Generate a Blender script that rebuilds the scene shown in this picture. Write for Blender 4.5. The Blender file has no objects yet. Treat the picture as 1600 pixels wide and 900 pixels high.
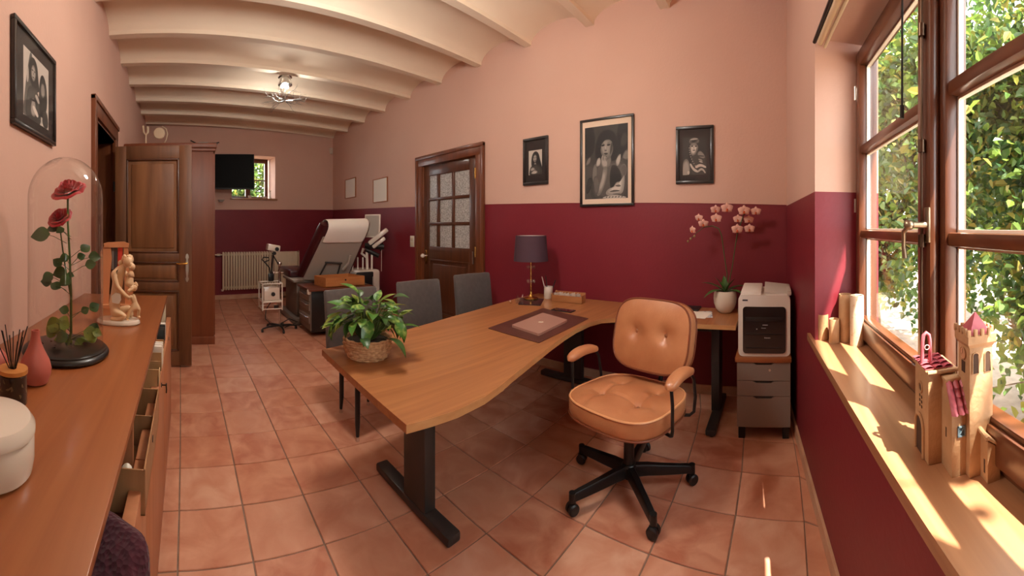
import bpy, bmesh, random
from math import *
from mathutils import Matrix, Vector, Euler, noise
random.seed(7)
SC = bpy.context.scene
COL = SC.collection
PI = pi
# ---------------------------------------------------------------- camera (cylindrical panorama), sky, sun, exposure
F, U0, VH, H = 584.8, 291.3, 355.0, 1.3888
cd = bpy.data.cameras.new('camera'); cam = bpy.data.objects.new('camera', cd); COL.objects.link(cam); SC.camera = cam
cd.type = 'PANO'; cd.panorama_type = 'CENTRAL_CYLINDRICAL'
cd.central_cylindrical_radius = 1.0
cd.central_cylindrical_range_u_min = -800/F; cd.central_cylindrical_range_u_max = 800/F
cd.central_cylindrical_range_v_min = -(900-VH)/F; cd.central_cylindrical_range_v_max = VH/F
cd.clip_start = 0.02
cam.location = (0, 0, H); cam.rotation_euler = (PI/2, 0, -(800-U0)/F)

w = bpy.data.worlds.new('sky'); SC.world = w; w.use_nodes = True
bg = w.node_tree.nodes['Background']
bg.inputs[0].default_value = (0.93, 0.96, 1.0, 1); bg.inputs[1].default_value = 2.7
sun = bpy.data.lights.new('sun', 'SUN'); sun.energy = 11.0; sun.angle = radians(0.6); sun.color = (1, 0.93, 0.82)
so = bpy.data.objects.new('sun', sun); COL.objects.link(so)
so.rotation_euler = Vector((0.38, 0.275, -0.87)).to_track_quat('-Z', 'Y').to_euler()
SC.view_settings.view_transform = 'Standard'; SC.view_settings.look = 'None'
SC.view_settings.gamma = 1.0; SC.view_settings.use_curve_mapping = False
SC.view_settings.exposure = 1.88
SC.cycles.use_denoising = True
SC.cycles.max_bounces = 14; SC.cycles.diffuse_bounces = 8; SC.cycles.transparent_max_bounces = 24
SC.cycles.sample_clamp_indirect = 8.0

# ---------------------------------------------------------------- helpers
def seen(u, v, r):                     # point of the room at picture place (u, v) and horizontal distance r from the camera
    a = (u-U0)/F
    return Vector((sin(a)*r, cos(a)*r, H-(v-VH)*r/F))
def seenz(u, v, z): return seen(u, v, (H-z)*F/(v-VH))

def srgb(r, g, b):
    f = lambda c: (c/255/12.92) if c <= 10 else ((c/255+.055)/1.055)**2.4
    return (f(r), f(g), f(b))
MATS = {}
def mat(name, col, rough=.5, metal=0, col2=None, scale=(6, 6, 6), detail=5, bump=0, bscale=None, spec=.5, coat=0, sub=0, trans=0, emit=None, ramp=(.3, .7), distort=0.0, sheen=0, alpha=None, vor=False):
    if name in MATS: return MATS[name]
    m = bpy.data.materials.new(name); m.use_nodes = True; MATS[name] = m
    nt = m.node_tree; N = nt.nodes; L = nt.links; b = N['Principled BSDF']
    b.inputs['Base Color'].default_value = (*col, 1); b.inputs['Roughness'].default_value = rough
    b.inputs['Metallic'].default_value = metal; b.inputs['Specular IOR Level'].default_value = spec
    b.inputs['Coat Weight'].default_value = coat; b.inputs['Sheen Weight'].default_value = sheen
    b.inputs['Coat Roughness'].default_value = .15
    if emit: b.inputs['Emission Color'].default_value = (*emit[:3], 1); b.inputs['Emission Strength'].default_value = emit[3]
    if col2 or bump:
        tc = N.new('ShaderNodeTexCoord'); mp = N.new('ShaderNodeMapping'); mp.inputs['Scale'].default_value = scale
        L.new(tc.outputs['Object'], mp.inputs['Vector'])
        nz = N.new('ShaderNodeTexNoise'); nz.inputs['Scale'].default_value = 1; nz.inputs['Detail'].default_value = detail
        nz.inputs['Distortion'].default_value = distort
        L.new(mp.outputs[0], nz.inputs['Vector'])
        if col2:
            cr = N.new('ShaderNodeValToRGB'); cr.color_ramp.elements[0].position = ramp[0]; cr.color_ramp.elements[1].position = ramp[1]
            cr.color_ramp.elements[0].color = (*col, 1); cr.color_ramp.elements[1].color = (*col2, 1)
            L.new(nz.outputs['Fac'], cr.inputs[0]); L.new(cr.outputs[0], b.inputs['Base Color'])
        if bump:
            src = nz
            if bscale or vor:
                mp2 = N.new('ShaderNodeMapping'); bs = bscale or scale; mp2.inputs['Scale'].default_value = bs
                L.new(tc.outputs['Object'], mp2.inputs['Vector'])
                src = N.new('ShaderNodeTexVoronoi' if vor else 'ShaderNodeTexNoise')
                src.inputs['Scale'].default_value = 1
                L.new(mp2.outputs[0], src.inputs['Vector'])
            bp = N.new('ShaderNodeBump'); bp.inputs['Strength'].default_value = bump; bp.inputs['Distance'].default_value = .004
            L.new(src.outputs[0], bp.inputs['Height']); L.new(bp.outputs[0], b.inputs['Normal'])
    if trans:
        t = N.new('ShaderNodeBsdfTranslucent'); mx = N.new('ShaderNodeMixShader'); mx.inputs[0].default_value = trans
        lk = b.inputs['Base Color'].links
        if lk: L.new(lk[0].from_socket, t.inputs[0])
        else: t.inputs[0].default_value = (*col, 1)
        L.new(b.outputs[0], mx.inputs[1]); L.new(t.outputs[0], mx.inputs[2]); L.new(mx.outputs[0], N['Material Output'].inputs[0])
    return m
def glassmat(name, tint=(1, 1, 1), refl=.9, rough=0.0, bump=0, ior=1.45, frost=0, bsc=60):
    m = bpy.data.materials.new(name); m.use_nodes = True; MATS[name] = m
    nt = m.node_tree; N = nt.nodes; L = nt.links; N.clear()
    o = N.new('ShaderNodeOutputMaterial'); t = N.new('ShaderNodeBsdfTransparent'); t.inputs[0].default_value = (*tint, 1)
    g = N.new('ShaderNodeBsdfGlossy'); g.inputs['Roughness'].default_value = rough
    lw = N.new('ShaderNodeLayerWeight'); lw.inputs[0].default_value = .5      # Schlick reflectance, the same on both faces of the thin pane
    pw = N.new('ShaderNodeMath'); pw.operation = 'POWER'; pw.inputs[1].default_value = 4.5; L.new(lw.outputs['Facing'], pw.inputs[0])
    mu = N.new('ShaderNodeMath'); mu.operation = 'MULTIPLY_ADD'; mu.inputs[1].default_value = refl*.9; mu.inputs[2].default_value = ((ior-1)/(ior+1))**2*refl
    mx = N.new('ShaderNodeMixShader'); L.new(pw.outputs[0], mu.inputs[0]); L.new(mu.outputs[0], mx.inputs[0])
    base = t
    if frost:
        d = N.new('ShaderNodeBsdfPrincipled'); d.inputs['Base Color'].default_value = (.40, .385, .36, 1); d.inputs['Roughness'].default_value = .3
        tn = N.new('ShaderNodeTexCoord'); nn = N.new('ShaderNodeTexNoise'); nn.inputs['Scale'].default_value = 75; nr_ = N.new('ShaderNodeValToRGB'); nr_.color_ramp.elements[0].position = .38; nr_.color_ramp.elements[1].position = .62
        nr_.color_ramp.elements[0].color = (.34, .325, .30, 1); nr_.color_ramp.elements[1].color = (.68, .66, .62, 1); L.new(tn.outputs['Object'], nn.inputs['Vector']); L.new(nn.outputs['Fac'], nr_.inputs[0]); L.new(nr_.outputs[0], d.inputs['Base Color'])
        m2 = N.new('ShaderNodeMixShader'); m2.inputs[0].default_value = frost
        L.new(t.outputs[0], m2.inputs[1]); L.new(d.outputs[0], m2.inputs[2]); base = m2
    L.new(base.outputs[0], mx.inputs[1]); L.new(g.outputs[0], mx.inputs[2]); L.new(mx.outputs[0], o.inputs[0])
    if bump:
        tc = N.new('ShaderNodeTexCoord'); v = N.new('ShaderNodeTexVoronoi'); v.inputs['Scale'].default_value = bsc
        L.new(tc.outputs['Object'], v.inputs['Vector']); bp = N.new('ShaderNodeBump'); bp.inputs['Strength'].default_value = bump
        L.new(v.outputs[0], bp.inputs['Height']); L.new(bp.outputs[0], g.inputs['Normal'])
        if frost: L.new(bp.outputs[0], d.inputs['Normal'])
    return m

RM = {}                                # world matrix of each root, so parts can be drawn in room coordinates
def empty(name, loc, rz=0, label=None, cat=None, group=None):
    o = bpy.data.objects.new(name, None); COL.objects.link(o); o.location = loc; o.rotation_euler = (0, 0, rz)
    o.empty_display_size = .05
    RM[o] = Matrix.Translation(Vector(loc)) @ Matrix.Rotation(rz, 4, 'Z')
    return tag(o, label, cat, group)
def tag(o, label=None, cat=None, group=None, kind=None):
    if label: o['label'] = label
    if cat: o['category'] = cat
    if group: o['group'] = group
    if kind: o['kind'] = kind
    return o

class MB:
    def __init__(s): s.bm = bmesh.new(); s.mi = 0
    def m(s, i): s.mi = i; return s
    def _fin(s, faces):
        for f in faces: f.material_index = s.mi
    def box(s, c, d, rot=None, bev=0, seg=2, taper=None):
        r = bmesh.ops.create_cube(s.bm, size=1); vs = r['verts']
        for v in vs:
            k = 1.0
            if taper and v.co.z > 0: v.co.x *= taper[0]; v.co.y *= taper[1]
            v.co = Vector((v.co.x*d[0], v.co.y*d[1], v.co.z*d[2]))
        fs = list({f for v in vs for f in v.link_faces})
        if bev:
            es = list({e for v in vs for e in v.link_edges})
            g = bmesh.ops.bevel(s.bm, geom=es, offset=bev, segments=seg, affect='EDGES', profile=.5)
            fs = [f for f in g['faces']]; vs = list({v for f in fs for v in f.verts}); 
            allv = set(vs)
            fs = list({f for v in allv for f in v.link_faces}); vs = list({v for f in fs for v in f.verts})
        M = Matrix.Translation(Vector(c)) @ (rot.to_4x4() if rot else Matrix.Identity(4))
        for v in vs: v.co = M @ v.co
        s._fin(fs); return s
    def bb(s, x0, y0, z0, x1, y1, z1, bev=0, seg=2): return s.box(((x0+x1)/2, (y0+y1)/2, (z0+z1)/2), (abs(x1-x0), abs(y1-y0), abs(z1-z0)), bev=bev, seg=seg)
    def ring(s, pts): return [s.bm.verts.new(p) for p in pts]
    def skin(s, rings, cap=True, closed=True, loop=False):
        fs = []; n = len(rings[0]); R = rings + ([rings[0]] if loop else [])
        for a, b in zip(R, R[1:]):
            for i in range(n if closed else n-1):
                j = (i+1) % n
                try: fs.append(s.bm.faces.new((a[i], a[j], b[j], b[i])))
                except ValueError: pass
        if cap and not loop and closed:
            for q in (rings[0][::-1], rings[-1]):
                try: fs.append(s.bm.faces.new(q))
                except ValueError: pass
        s._fin(fs); return s
    def tube(s, pts, r, n=8, cap=True, loop=False, flat=None):
        pts = [Vector(p) for p in pts]; rs = r if isinstance(r, (list, tuple)) else [r]*len(pts)
        rings = []; up = None
        for i, p in enumerate(pts):
            if loop: t = pts[(i+1) % len(pts)]-pts[i-1]
            else: t = pts[min(i+1, len(pts)-1)]-pts[max(i-1, 0)]
            t.normalize()
            if up is None: up = Vector((0, 0, 1)) if abs(t.z) < .9 else Vector((0, 1, 0))
            a = t.cross(up); a.normalize(); b2 = a.cross(t); up = b2
            ky = flat or 1
            rings.append(s.ring([p + a*rs[i]*cos(2*PI*k/n) + b2*rs[i]*ky*sin(2*PI*k/n) for k in range(n)]))
        return s.skin(rings, cap=cap, loop=loop)
    def cyl(s, p0, p1, r0, r1=None, n=16): return s.tube([p0, p1], [r0, r0 if r1 is None else r1], n)
    def lathe(s, prof, c=(0, 0, 0), n=24, cap=True, rot=None, sx=1, sy=1):
        rings = []
        for r, z in prof:
            r = max(r, 1e-5)
            P = [Vector((r*cos(2*PI*k/n)*sx, r*sin(2*PI*k/n)*sy, z)) for k in range(n)]
            if rot: P = [rot @ p for p in P]
            rings.append(s.ring([p+Vector(c) for p in P]))
        return s.skin(rings, cap=cap)
    def ball(s, c, r, n=12, sz=1, sx=1, sy=1, rot=None):
        m = max(6, n//2)
        return s.lathe([(r*sin(PI*k/m), -r*cos(PI*k/m)*sz) for k in range(m+1)], c, n, cap=False, sx=sx, sy=sy, rot=rot)
    def prism(s, poly, z0, z1, M=None):
        M = M or Matrix.Identity(4)
        a = s.ring([M @ Vector((x, y, z0)) for x, y in poly]); b = s.ring([M @ Vector((x, y, z1)) for x, y in poly])
        return s.skin([a, b])
    def poly(s, pts):
        f = s.bm.faces.new(s.ring(pts)); s._fin([f]); return s
    def build(s, name, mats, parent=None, smooth=True, world=True, angle=38, base=False):
        bm = s.bm
        if not base and not getattr(s, 'norecalc', False): bmesh.ops.recalc_face_normals(bm, faces=bm.faces)
        if parent is not None and world:
            rt = parent
            while rt not in RM and rt.parent: rt = rt.parent
            if rt in RM: bm.transform(RM[rt].inverted())
        if smooth:
            for f in bm.faces: f.smooth = True
            ca = radians(angle)
            for e in bm.edges:
                if len(e.link_faces) == 2 and e.calc_face_angle(0) > ca: e.smooth = False
        me = bpy.data.meshes.new(name); bm.to_mesh(me); bm.free()
        for m_ in (mats if isinstance(mats, (list, tuple)) else [mats]): me.materials.append(m_)
        o = bpy.data.objects.new(name, me); COL.objects.link(o)
        if parent is not None: o.parent = parent
        return o
def subsurf(o, l=2):
    m = o.modifiers.new('s', 'SUBSURF'); m.levels = l; m.render_levels = l; return o
def skinned(name, nodes, edges, radii, mt, parent, l=2, root=0):   # one continuous figure grown along a skeleton
    me = bpy.data.meshes.new(name)
    inv = RM[parent].inverted() if parent in RM else Matrix.Identity(4)
    me.from_pydata([inv @ Vector(p) for p in nodes], edges, [])
    o = bpy.data.objects.new(name, me); COL.objects.link(o); o.parent = parent
    o.modifiers.new('k', 'SKIN').use_smooth_shade = True
    bm_layer = me.skin_vertices[0] if me.skin_vertices else None
    if bm_layer is None:
        bm = bmesh.new(); bm.from_mesh(me); bm.verts.layers.skin.verify(); bm.to_mesh(me); bm.free(); bm_layer = me.skin_vertices[0]
    for i, r in enumerate(radii):
        rr = r if isinstance(r, (tuple, list)) else (r, r)
        bm_layer.data[i].radius = rr; bm_layer.data[i].use_root = (i == root)
    subsurf(o, l); me.materials.append(mt)
    return o
def copy_tree(o, parent=None):
    c = o.copy(); COL.objects.link(c)
    if parent: c.parent = parent
    for ch in list(o.children): copy_tree(ch, c)
    return c
def arc(c, r, a0, a1, n, z=None):
    P = [(c[0]+r*cos(a0+(a1-a0)*k/n), c[1]+r*sin(a0+(a1-a0)*k/n)) for k in range(n+1)]
    return [(x, y, z) for x, y in P] if z is not None else P
def rotm(x=0, y=0, z=0): return Euler((radians(x), radians(y), radians(z))).to_matrix()
def rrect(w, h, r, n=5, cx=0, cy=0):
    P = []
    for sx, sy, a in ((1, 1, 0), (-1, 1, PI/2), (-1, -1, PI), (1, -1, 3*PI/2)):
        P += arc((cx+sx*(w/2-r), cy+sy*(h/2-r)), r, a, a+PI/2, n)
    return P

# ---------------------------------------------------------------- materials
PINK = mat('pink wall paint', srgb(210, 172, 154), .85, col2=srgb(204, 165, 147), scale=(1.2, 1.2, 1.2), bump=.25, bscale=(40, 40, 40))
WINE = mat('burgundy wall paint', srgb(126, 32, 44), .5, col2=srgb(116, 27, 38), scale=(1.5, 1.5, 1.5), bump=.2, bscale=(40, 40, 40))
CEIL = mat('cream ceiling paint', srgb(238, 224, 202), .8, col2=srgb(232, 215, 192), scale=(1.5, 1.5, 1.5), bump=.2, bscale=(30, 30, 30))
GROUT = mat('grey grout', srgb(150, 125, 108), .9, col2=srgb(128, 104, 88), scale=(20, 20, 20))
TILES = [mat('terracotta %d' % i, srgb(*a), .42, col2=srgb(*b), scale=(5+i, 6, 5), detail=8, bump=.25, bscale=(30, 30, 30), distort=.6, ramp=(.35, .68)) for i, (a, b) in enumerate([
    ((196, 128, 98), (222, 164, 134)), ((188, 118, 88), (212, 150, 118)), ((204, 140, 110), (220, 168, 140)), ((184, 112, 84), (214, 154, 124)), ((198, 134, 104), (210, 152, 122))])]
SKIRT = mat('cream skirting', srgb(205, 165, 135), .6, col2=srgb(190, 145, 115), scale=(8, 8, 8))
OAK = mat('orange oak', srgb(150, 93, 54), .34, col2=srgb(174, 116, 70), scale=(1.2, 26, 26), detail=8, distort=.8, bump=.05, coat=.15)
OAKY = mat('orange oak along', srgb(140, 78, 42), .32, col2=srgb(160, 96, 54), scale=(22, 1.0, 22), detail=8, distort=.8, bump=.05, coat=.2)
OAKZ = mat('oak upright', srgb(176, 112, 74), .45, col2=srgb(194, 130, 92), scale=(20, 20, 1.2), detail=8, distort=.6)
DARKW = mat('dark stained wood', srgb(92, 56, 32), .5, col2=srgb(124, 80, 48), scale=(14, 14, 1.1), detail=8, distort=.8, bump=.12)
DARKP = mat('dark panel wood', srgb(110, 68, 38), .5, col2=srgb(146, 98, 60), scale=(9, 9, .9), detail=8, distort=.8, bump=.12)
MIDW = mat('chestnut wood', srgb(92, 46, 22), .4, col2=srgb(122, 66, 34), scale=(14, 14, 1.2), detail=8, distort=.7, coat=.25, bump=.1)
MIDWD = mat('deep chestnut wood', srgb(70, 36, 18), .4, col2=srgb(94, 52, 28), scale=(14, 14, 1.2), detail=8, distort=.7, coat=.25, bump=.1)
WARD = mat('russet wardrobe wood', srgb(116, 60, 34), .45, col2=srgb(134, 72, 42), scale=(12, 12, 1.1), detail=8, distort=.6)
WFRAME = mat('varnished window wood', srgb(84, 44, 25), .34, col2=srgb(108, 60, 34), scale=(4, 12, 12), detail=8, distort=.7, coat=.4, bump=.08)
WFRAMEZ = mat('varnished window wood upright', srgb(80, 42, 24), .34, col2=srgb(104, 57, 33), scale=(14, 14, 1.2), detail=8, distort=.7, coat=.4, bump=.08)
SILLW = mat('window sill wood', srgb(152, 102, 68), .35, col2=srgb(178, 128, 90), scale=(1.2, 22, 22), detail=8, distort=.7, coat=.3, bump=.06)
BLACK = mat('black plastic', (.012, .011, .011), .4)
BLACKM = mat('black metal', (.018, .017, .017), .32, metal=.3)
DGREY = mat('anthracite metal', srgb(62, 58, 56), .42, metal=.3)
CHROME = mat('chrome', (.75, .73, .7), .18, metal=1)
BRASS = mat('brass', srgb(205, 160, 84), .22, metal=1)
NICKEL = mat('nickel', srgb(205, 195, 180), .3, metal=1)
GREYFAB = mat('grey upholstery', srgb(86, 76, 72), .75, col2=srgb(76, 67, 64), scale=(30, 30, 30), bump=.5, bscale=(500, 500, 500), sheen=.2)
LEATHER = mat('tan leather', srgb(192, 128, 86), .33, col2=srgb(178, 112, 72), scale=(9, 9, 9), bump=.22, bscale=(180, 180, 180), coat=.12)
PIPING = mat('leather piping', srgb(120, 62, 34), .5)
BROWNL = mat('brown leather', srgb(88, 48, 38), .42, col2=srgb(78, 40, 32), scale=(12, 12, 12), bump=.2, bscale=(250, 250, 250))
MAROON = mat('maroon vinyl', srgb(74, 26, 28), .3, col2=srgb(62, 20, 24), scale=(9, 9, 9), coat=.3)
WHITE = mat('white paint', srgb(232, 222, 208), .4)
CREAM = mat('cream enamel', srgb(214, 196, 166), .45)
PAPER = mat('white paper', srgb(238, 230, 218), .8)
SHELLG = mat('pale grey shell', srgb(168, 158, 146), .5)
GREYB = mat('grey cabinet', srgb(120, 108, 98), .5)
PORC = mat('ivory porcelain', srgb(232, 200, 160), .28, coat=.4, col2=srgb(226, 190, 148), scale=(14, 14, 14))
POT = mat('cream glazed pot', srgb(220, 208, 192), .25, coat=.4)
LEAF = mat('green leaf', srgb(70, 122, 42), .38, col2=srgb(176, 200, 104), scale=(30, 30, 30), detail=3, ramp=(.5, .72), trans=.2, coat=.2)
LEAFD = mat('dark green leaf', srgb(34, 66, 26), .4, col2=srgb(66, 100, 42), scale=(20, 20, 20), trans=.15, coat=.15)
LEAFY = mat('yellow green leaf', srgb(96, 118, 38), .4, col2=srgb(140, 150, 60), scale=(20, 20, 20), trans=.2)
STEM = mat('green stem', srgb(62, 84, 36), .5)
ROSE = mat('red rose petal', srgb(204, 30, 50), .5, col2=srgb(170, 18, 38), scale=(30, 30, 30), sheen=.3)
ORCH = mat('peach orchid petal', srgb(244, 204, 186), .5, col2=srgb(236, 186, 168), scale=(40, 40, 40), trans=.25)
ORCHL = mat('orchid lip', srgb(206, 92, 40), .5)
SOIL = mat('dark soil', srgb(44, 32, 24), .95, bump=.8, scale=(90, 90, 90))
WICKER = mat('woven seagrass', srgb(214, 170, 124), .8, col2=srgb(170, 122, 82), scale=(60, 60, 60))
CARD = mat('brown cardboard', srgb(178, 132, 92), .85, col2=srgb(160, 114, 76), scale=(40, 40, 4))
CLAY = mat('sandy clay', srgb(184, 144, 104), .75, col2=srgb(164, 122, 84), scale=(14, 14, 14), bump=.4, bscale=(90, 90, 90))
CLAYP = mat('pink glazed clay', srgb(196, 100, 108), .4, col2=srgb(172, 74, 86), scale=(30, 30, 30))
KNIT = mat('burgundy knit', srgb(64, 20, 34), .95, col2=srgb(80, 28, 42), scale=(60, 60, 60), sheen=.15, bump=1, bscale=(95, 95, 95), vor=True)
SHADE = mat('plum lampshade', srgb(70, 44, 54), .8, bump=.2, scale=(300, 300, 300))
GLASS = glassmat('window glass', (.98, .99, .98), .8)
DOME = glassmat('dome glass', (.985, .985, .98), 1.0, ior=1.7)
CRYST = glassmat('crystal', (.96, .95, .93), 1.0, ior=1.8)
FROST = glassmat('frosted door glass', (.8, .8, .78), 1.0, .2, bump=1.0, frost=.8, bsc=55)
# ---------------------------------------------------------------- the room
def st(o): o['kind'] = 'structure'; return o
XL, XR = -.75, 3.072
def yfar(x): return 7.45 - (XR-x)*.118
def ynear(x): return -.10 - (XR-x)*.087
ZT = 3.62
# floor with its tiles
fl = MB(); fl.prism([(XL-.3, -.9), (XR+.3, -.9), (XR+.3, 8.2), (XL-.3, 8.2)], -.12, -.006)
floor = st(fl.build('floor', GROUT, smooth=False))
TC = [[-0.0356, 1.5121], [0.0009, 0.3246], [0.3111, 0.0282], [-0.0108, -0.0102], [0.0239, -0.0209], [0.0148, -0.1131], [0.0063, 0.0045], [-0.0126, 0.0008], [-0.0044, 0.0135], [0.0003, 0.0917]]
def tpos(i, j):
    B = (1, i, j, i*i/10, i*j/10, j*j/10, i**3/100, i*i*j/100, i*j*j/100, j**3/100)
    x = sum(b*c[0] for b, c in zip(B, TC)); y = sum(b*c[1] for b, c in zip(B, TC))
    x = min(max(x, XL), XR); y = min(max(y, ynear(x)), yfar(x))
    return Vector((x, y, 0))
for i in range(-6, 18):
    for j in range(-2, 10):
        q = [tpos(i, j), tpos(i, j+1), tpos(i+1, j+1), tpos(i+1, j)]
        c = sum(q, Vector())/4
        if (q[1]-q[0]).length < .03 or (q[3]-q[0]).length < .03 or (q[2]-q[1]).length < .02: continue
        h = random.uniform(-.0006, .0006)
        b = MB()
        def inset(d, z): return [p+(c-p).normalized()*d*1.41+Vector((0, 0, z)) for p in q]
        b.skin([b.ring(inset(.0035, -.008)), b.ring(inset(.0038, h-.0018)), b.ring(inset(.0060, h))])
        t = b.build('floor_tile', random.choice(TILES), floor, smooth=False, world=False)
# walls: a slab in plan p0-p1 with thickness outwards, painted in two colours, with openings
def wall(name, p0, p1, th, side, holes=(), dado=None, zt=ZT, extra=None):
    p0, p1 = Vector((*p0, 0)), Vector((*p1, 0)); L = (p1-p0).length; t = (p1-p0)/L; n = Vector((-t.y, t.x, 0))*side
    us = sorted({0, L, *[h[0] for h in holes], *[h[1] for h in holes]})
    b = MB()
    for u0, u1 in zip(us, us[1:]):
        um = (u0+u1)/2
        hs = [h for h in holes if h[0] < um < h[1]]
        segs = [(0, zt)]
        for h in hs:
            ns = []
            for a, c in segs:
                if h[2] > a: ns.append((a, min(c, h[2])))
                if h[3] < c: ns.append((max(a, h[3]), c))
            segs = ns
        for a, c in segs:
            if c-a < 1e-4: continue
            if dado:
                d0 = dado[0]+(dado[1]-dado[0])*u0/L; d1 = dado[0]+(dado[1]-dado[0])*u1/L
            def blk(za0, za1, zb0, zb1, mi):
                b.m(mi); P = []
                for dd in (0, th): P.append(b.ring([p0+t*u0+n*dd+Vector((0, 0, za0)), p0+t*u1+n*dd+Vector((0, 0, za1)), p0+t*u1+n*dd+Vector((0, 0, zb1)), p0+t*u0+n*dd+Vector((0, 0, zb0))]))
                b.skin(P)
            if dado and a < min(d0, d1) and c > max(d0, d1): blk(a, a, d0, d1, 1); blk(d0, d1, c, c, 0)
            elif dado and c <= min(d0, d1): blk(a, a, c, c, 1)
            else: blk(a, a, c, c, 0)
    return st(b.build(name, [PINK, WINE], smooth=False)), t, n
YN0, YF0 = -.45, yfar(XL)
wl, _, _ = wall('wall_left', (XL, -1.0), (XL, 7.6), .25, 1, holes=[(3.93, 4.86, 0, 2.27)])
# right (picture) wall with the glazed door
wr, _, _ = wall('wall_right', (XR, -.6), (XR, 7.9), .25, -1, holes=[(3.12+.6, 4.19+.6, 0, 2.24)], dado=(1.555, 1.77))
# far wall with the little window
fa, fb = (XL-.2, yfar(XL-.2)), (XR+.2, yfar(XR+.2)); fL = (Vector(fb)-Vector(fa)).length; fk = fL/(fb[0]-fa[0])
FW0, FW1, FWZ0, FWZ1 = (.88-fa[0])*fk, (1.765-fa[0])*fk, 1.955, 2.80
wf, ft, fn = wall('wall_far', fa, fb, .45, 1, holes=[(FW0, FW1, FWZ0, FWZ1)], dado=(1.70, 1.765))
# near wall with the big window (the camera stands beside it)
na, nb = (XR+.15, ynear(XR+.15)), (XL-.2, ynear(XL-.2)); nL = (Vector(nb)-Vector(na)).length; nk = nL/(na[0]-nb[0])
nt_ = (Vector((*nb, 0))-Vector((*na, 0))).normalized()
WX0, WX1 = 1.875, .02                                   # reveal edges
wn, _, nn = wall('wall_near', na, nb, .34, 1, holes=[((na[0]-WX0)*nk, (na[0]-WX1)*nk, .80, 2.335)], dado=(1.563, 1.58))
# the dado edge: a hair-thin raised paint edge
d = MB()
d.prism([(XR-.004, -.12), (XR+.01, -.12), (XR+.01, 3.02), (XR-.004, 3.02)], 0, .004)
for v in d.bm.verts: v.co.z += 1.555+(1.77-1.555)*(v.co.y+.6)/8.5
d.build('paint_edge', WINE, wr, smooth=False, world=False)
# ceiling: slab, beams and the shallow vaults between them
cs = MB(); cs.prism([(XL-.3, -1.1), (XR+.3, -1.1), (XR+.3, 8.2), (XL-.3, 8.2)], ZT, ZT+.1)
ceiling = st(cs.build('ceiling', CEIL, smooth=False))
def yl(k): return 1.74+.64*k
def yr(k): return 1.69+.725*k
ZB = 3.262; BW = .085
for k in range(-3, 8):
    b = MB(); x0, x1 = XL-.02, XR+.02
    a, c = yl(k), yr(k)
    b.skin([b.ring([(x0, a, ZB), (x0, a-BW, ZB), (x0, a-BW-.01, ZT), (x0, a+.01, ZT)]), b.ring([(x1, c, ZB), (x1, c-BW, ZB), (x1, c-BW-.01, ZT), (x1, c+.01, ZT)])])
    b.build('beam', CEIL, ceiling, smooth=False, world=False)
for k in range(-3, 8):                                   # the vault from beam k to beam k+1
    b = MB(); x0, x1 = XL-.02, XR+.02; rg = []
    for x, f in ((x0, yl), (x1, yr)):
        ya, yb = f(k)-.005, f(k+1)-BW+.005
        if k == 7: ya, yb = f(7)-.005, f(7)+.64
        P = []
        for s in range(17):
            q = s/16; P.append((x, ya+(yb-ya)*q, ZB+.03+.125*(1-(2*q-1)**2)**.62))
        P += [(x, yb, ZT-.005), (x, ya, ZT-.005)]
        rg.append(b.ring(P))
    b.skin(rg); b.build('vault', CEIL, ceiling, world=False, angle=30)
# skirting
b = MB()
b.prism([(XR-.014, ynear(XR)), (XR, ynear(XR)), (XR, 3.0), (XR-.014, 3.0)], 0, .075)
b.prism([(XR-.014, 4.32), (XR, 4.32), (XR, yfar(XR)), (XR-.014, yfar(XR))], 0, .075)
st(b.build('baseboard_right', SKIRT, smooth=False))
b = MB(); b.prism([(XL, yfar(XL)-.014), (XR-.014, yfar(XR)-.014), (XR-.014, yfar(XR)), (XL, yfar(XL))], 0, .085); st(b.build('baseboard_far', SKIRT, smooth=False))
b = MB(); b.prism([(XL, ynear(XL)+.014), (XR-.014, ynear(XR)+.014), (XR-.014, ynear(XR)), (XL, ynear(XL))], 0, .075); st(b.build('baseboard_near', SKIRT, smooth=False))

# ---- big window (window_1)
def wp(x, d=0.0): return Vector((x, -.434+(x-1.908)*.045-d, 0))      # line of the window's inner face
WT = (wp(0)-wp(1)).normalized(); WN = Vector((WT.y, -WT.x, 0)) 
if WN.y > 0: WN = -WN
WA = radians(degrees(atan2(WT.y, WT.x)))+PI
def wbar(b, xa, xb, za, zb, d0, d1, bev=.006):           # a bar of the window between x and z limits and depths
    A, B = wp(xa), wp(xb); L = (A-B).length; c = (A+B)/2 + WN*((d0+d1)/2) + Vector((0, 0, (za+zb)/2))
    b.box(c, (L, abs(d1-d0), zb-za), rot=Matrix.Rotation(WA, 3, 'Z'), bev=bev)
    return b
XA, XC, XB_ = 1.905, 1.005, .055                          # left jamb, centre, right jamb
ZW0, ZW1 = .82, 2.30
b = MB()
wbar(b, XA, XA-.045, ZW0, ZW1, .0, .09); wbar(b, XB_+.045, XB_, ZW0, ZW1, .0, .09)
wbar(b, XA, XB_, ZW1-.05, ZW1, .0, .09); wbar(b, XA, XB_, ZW0, ZW0+.045, .0, .09)
win = st(b.build('window_1', WFRAMEZ))
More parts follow.
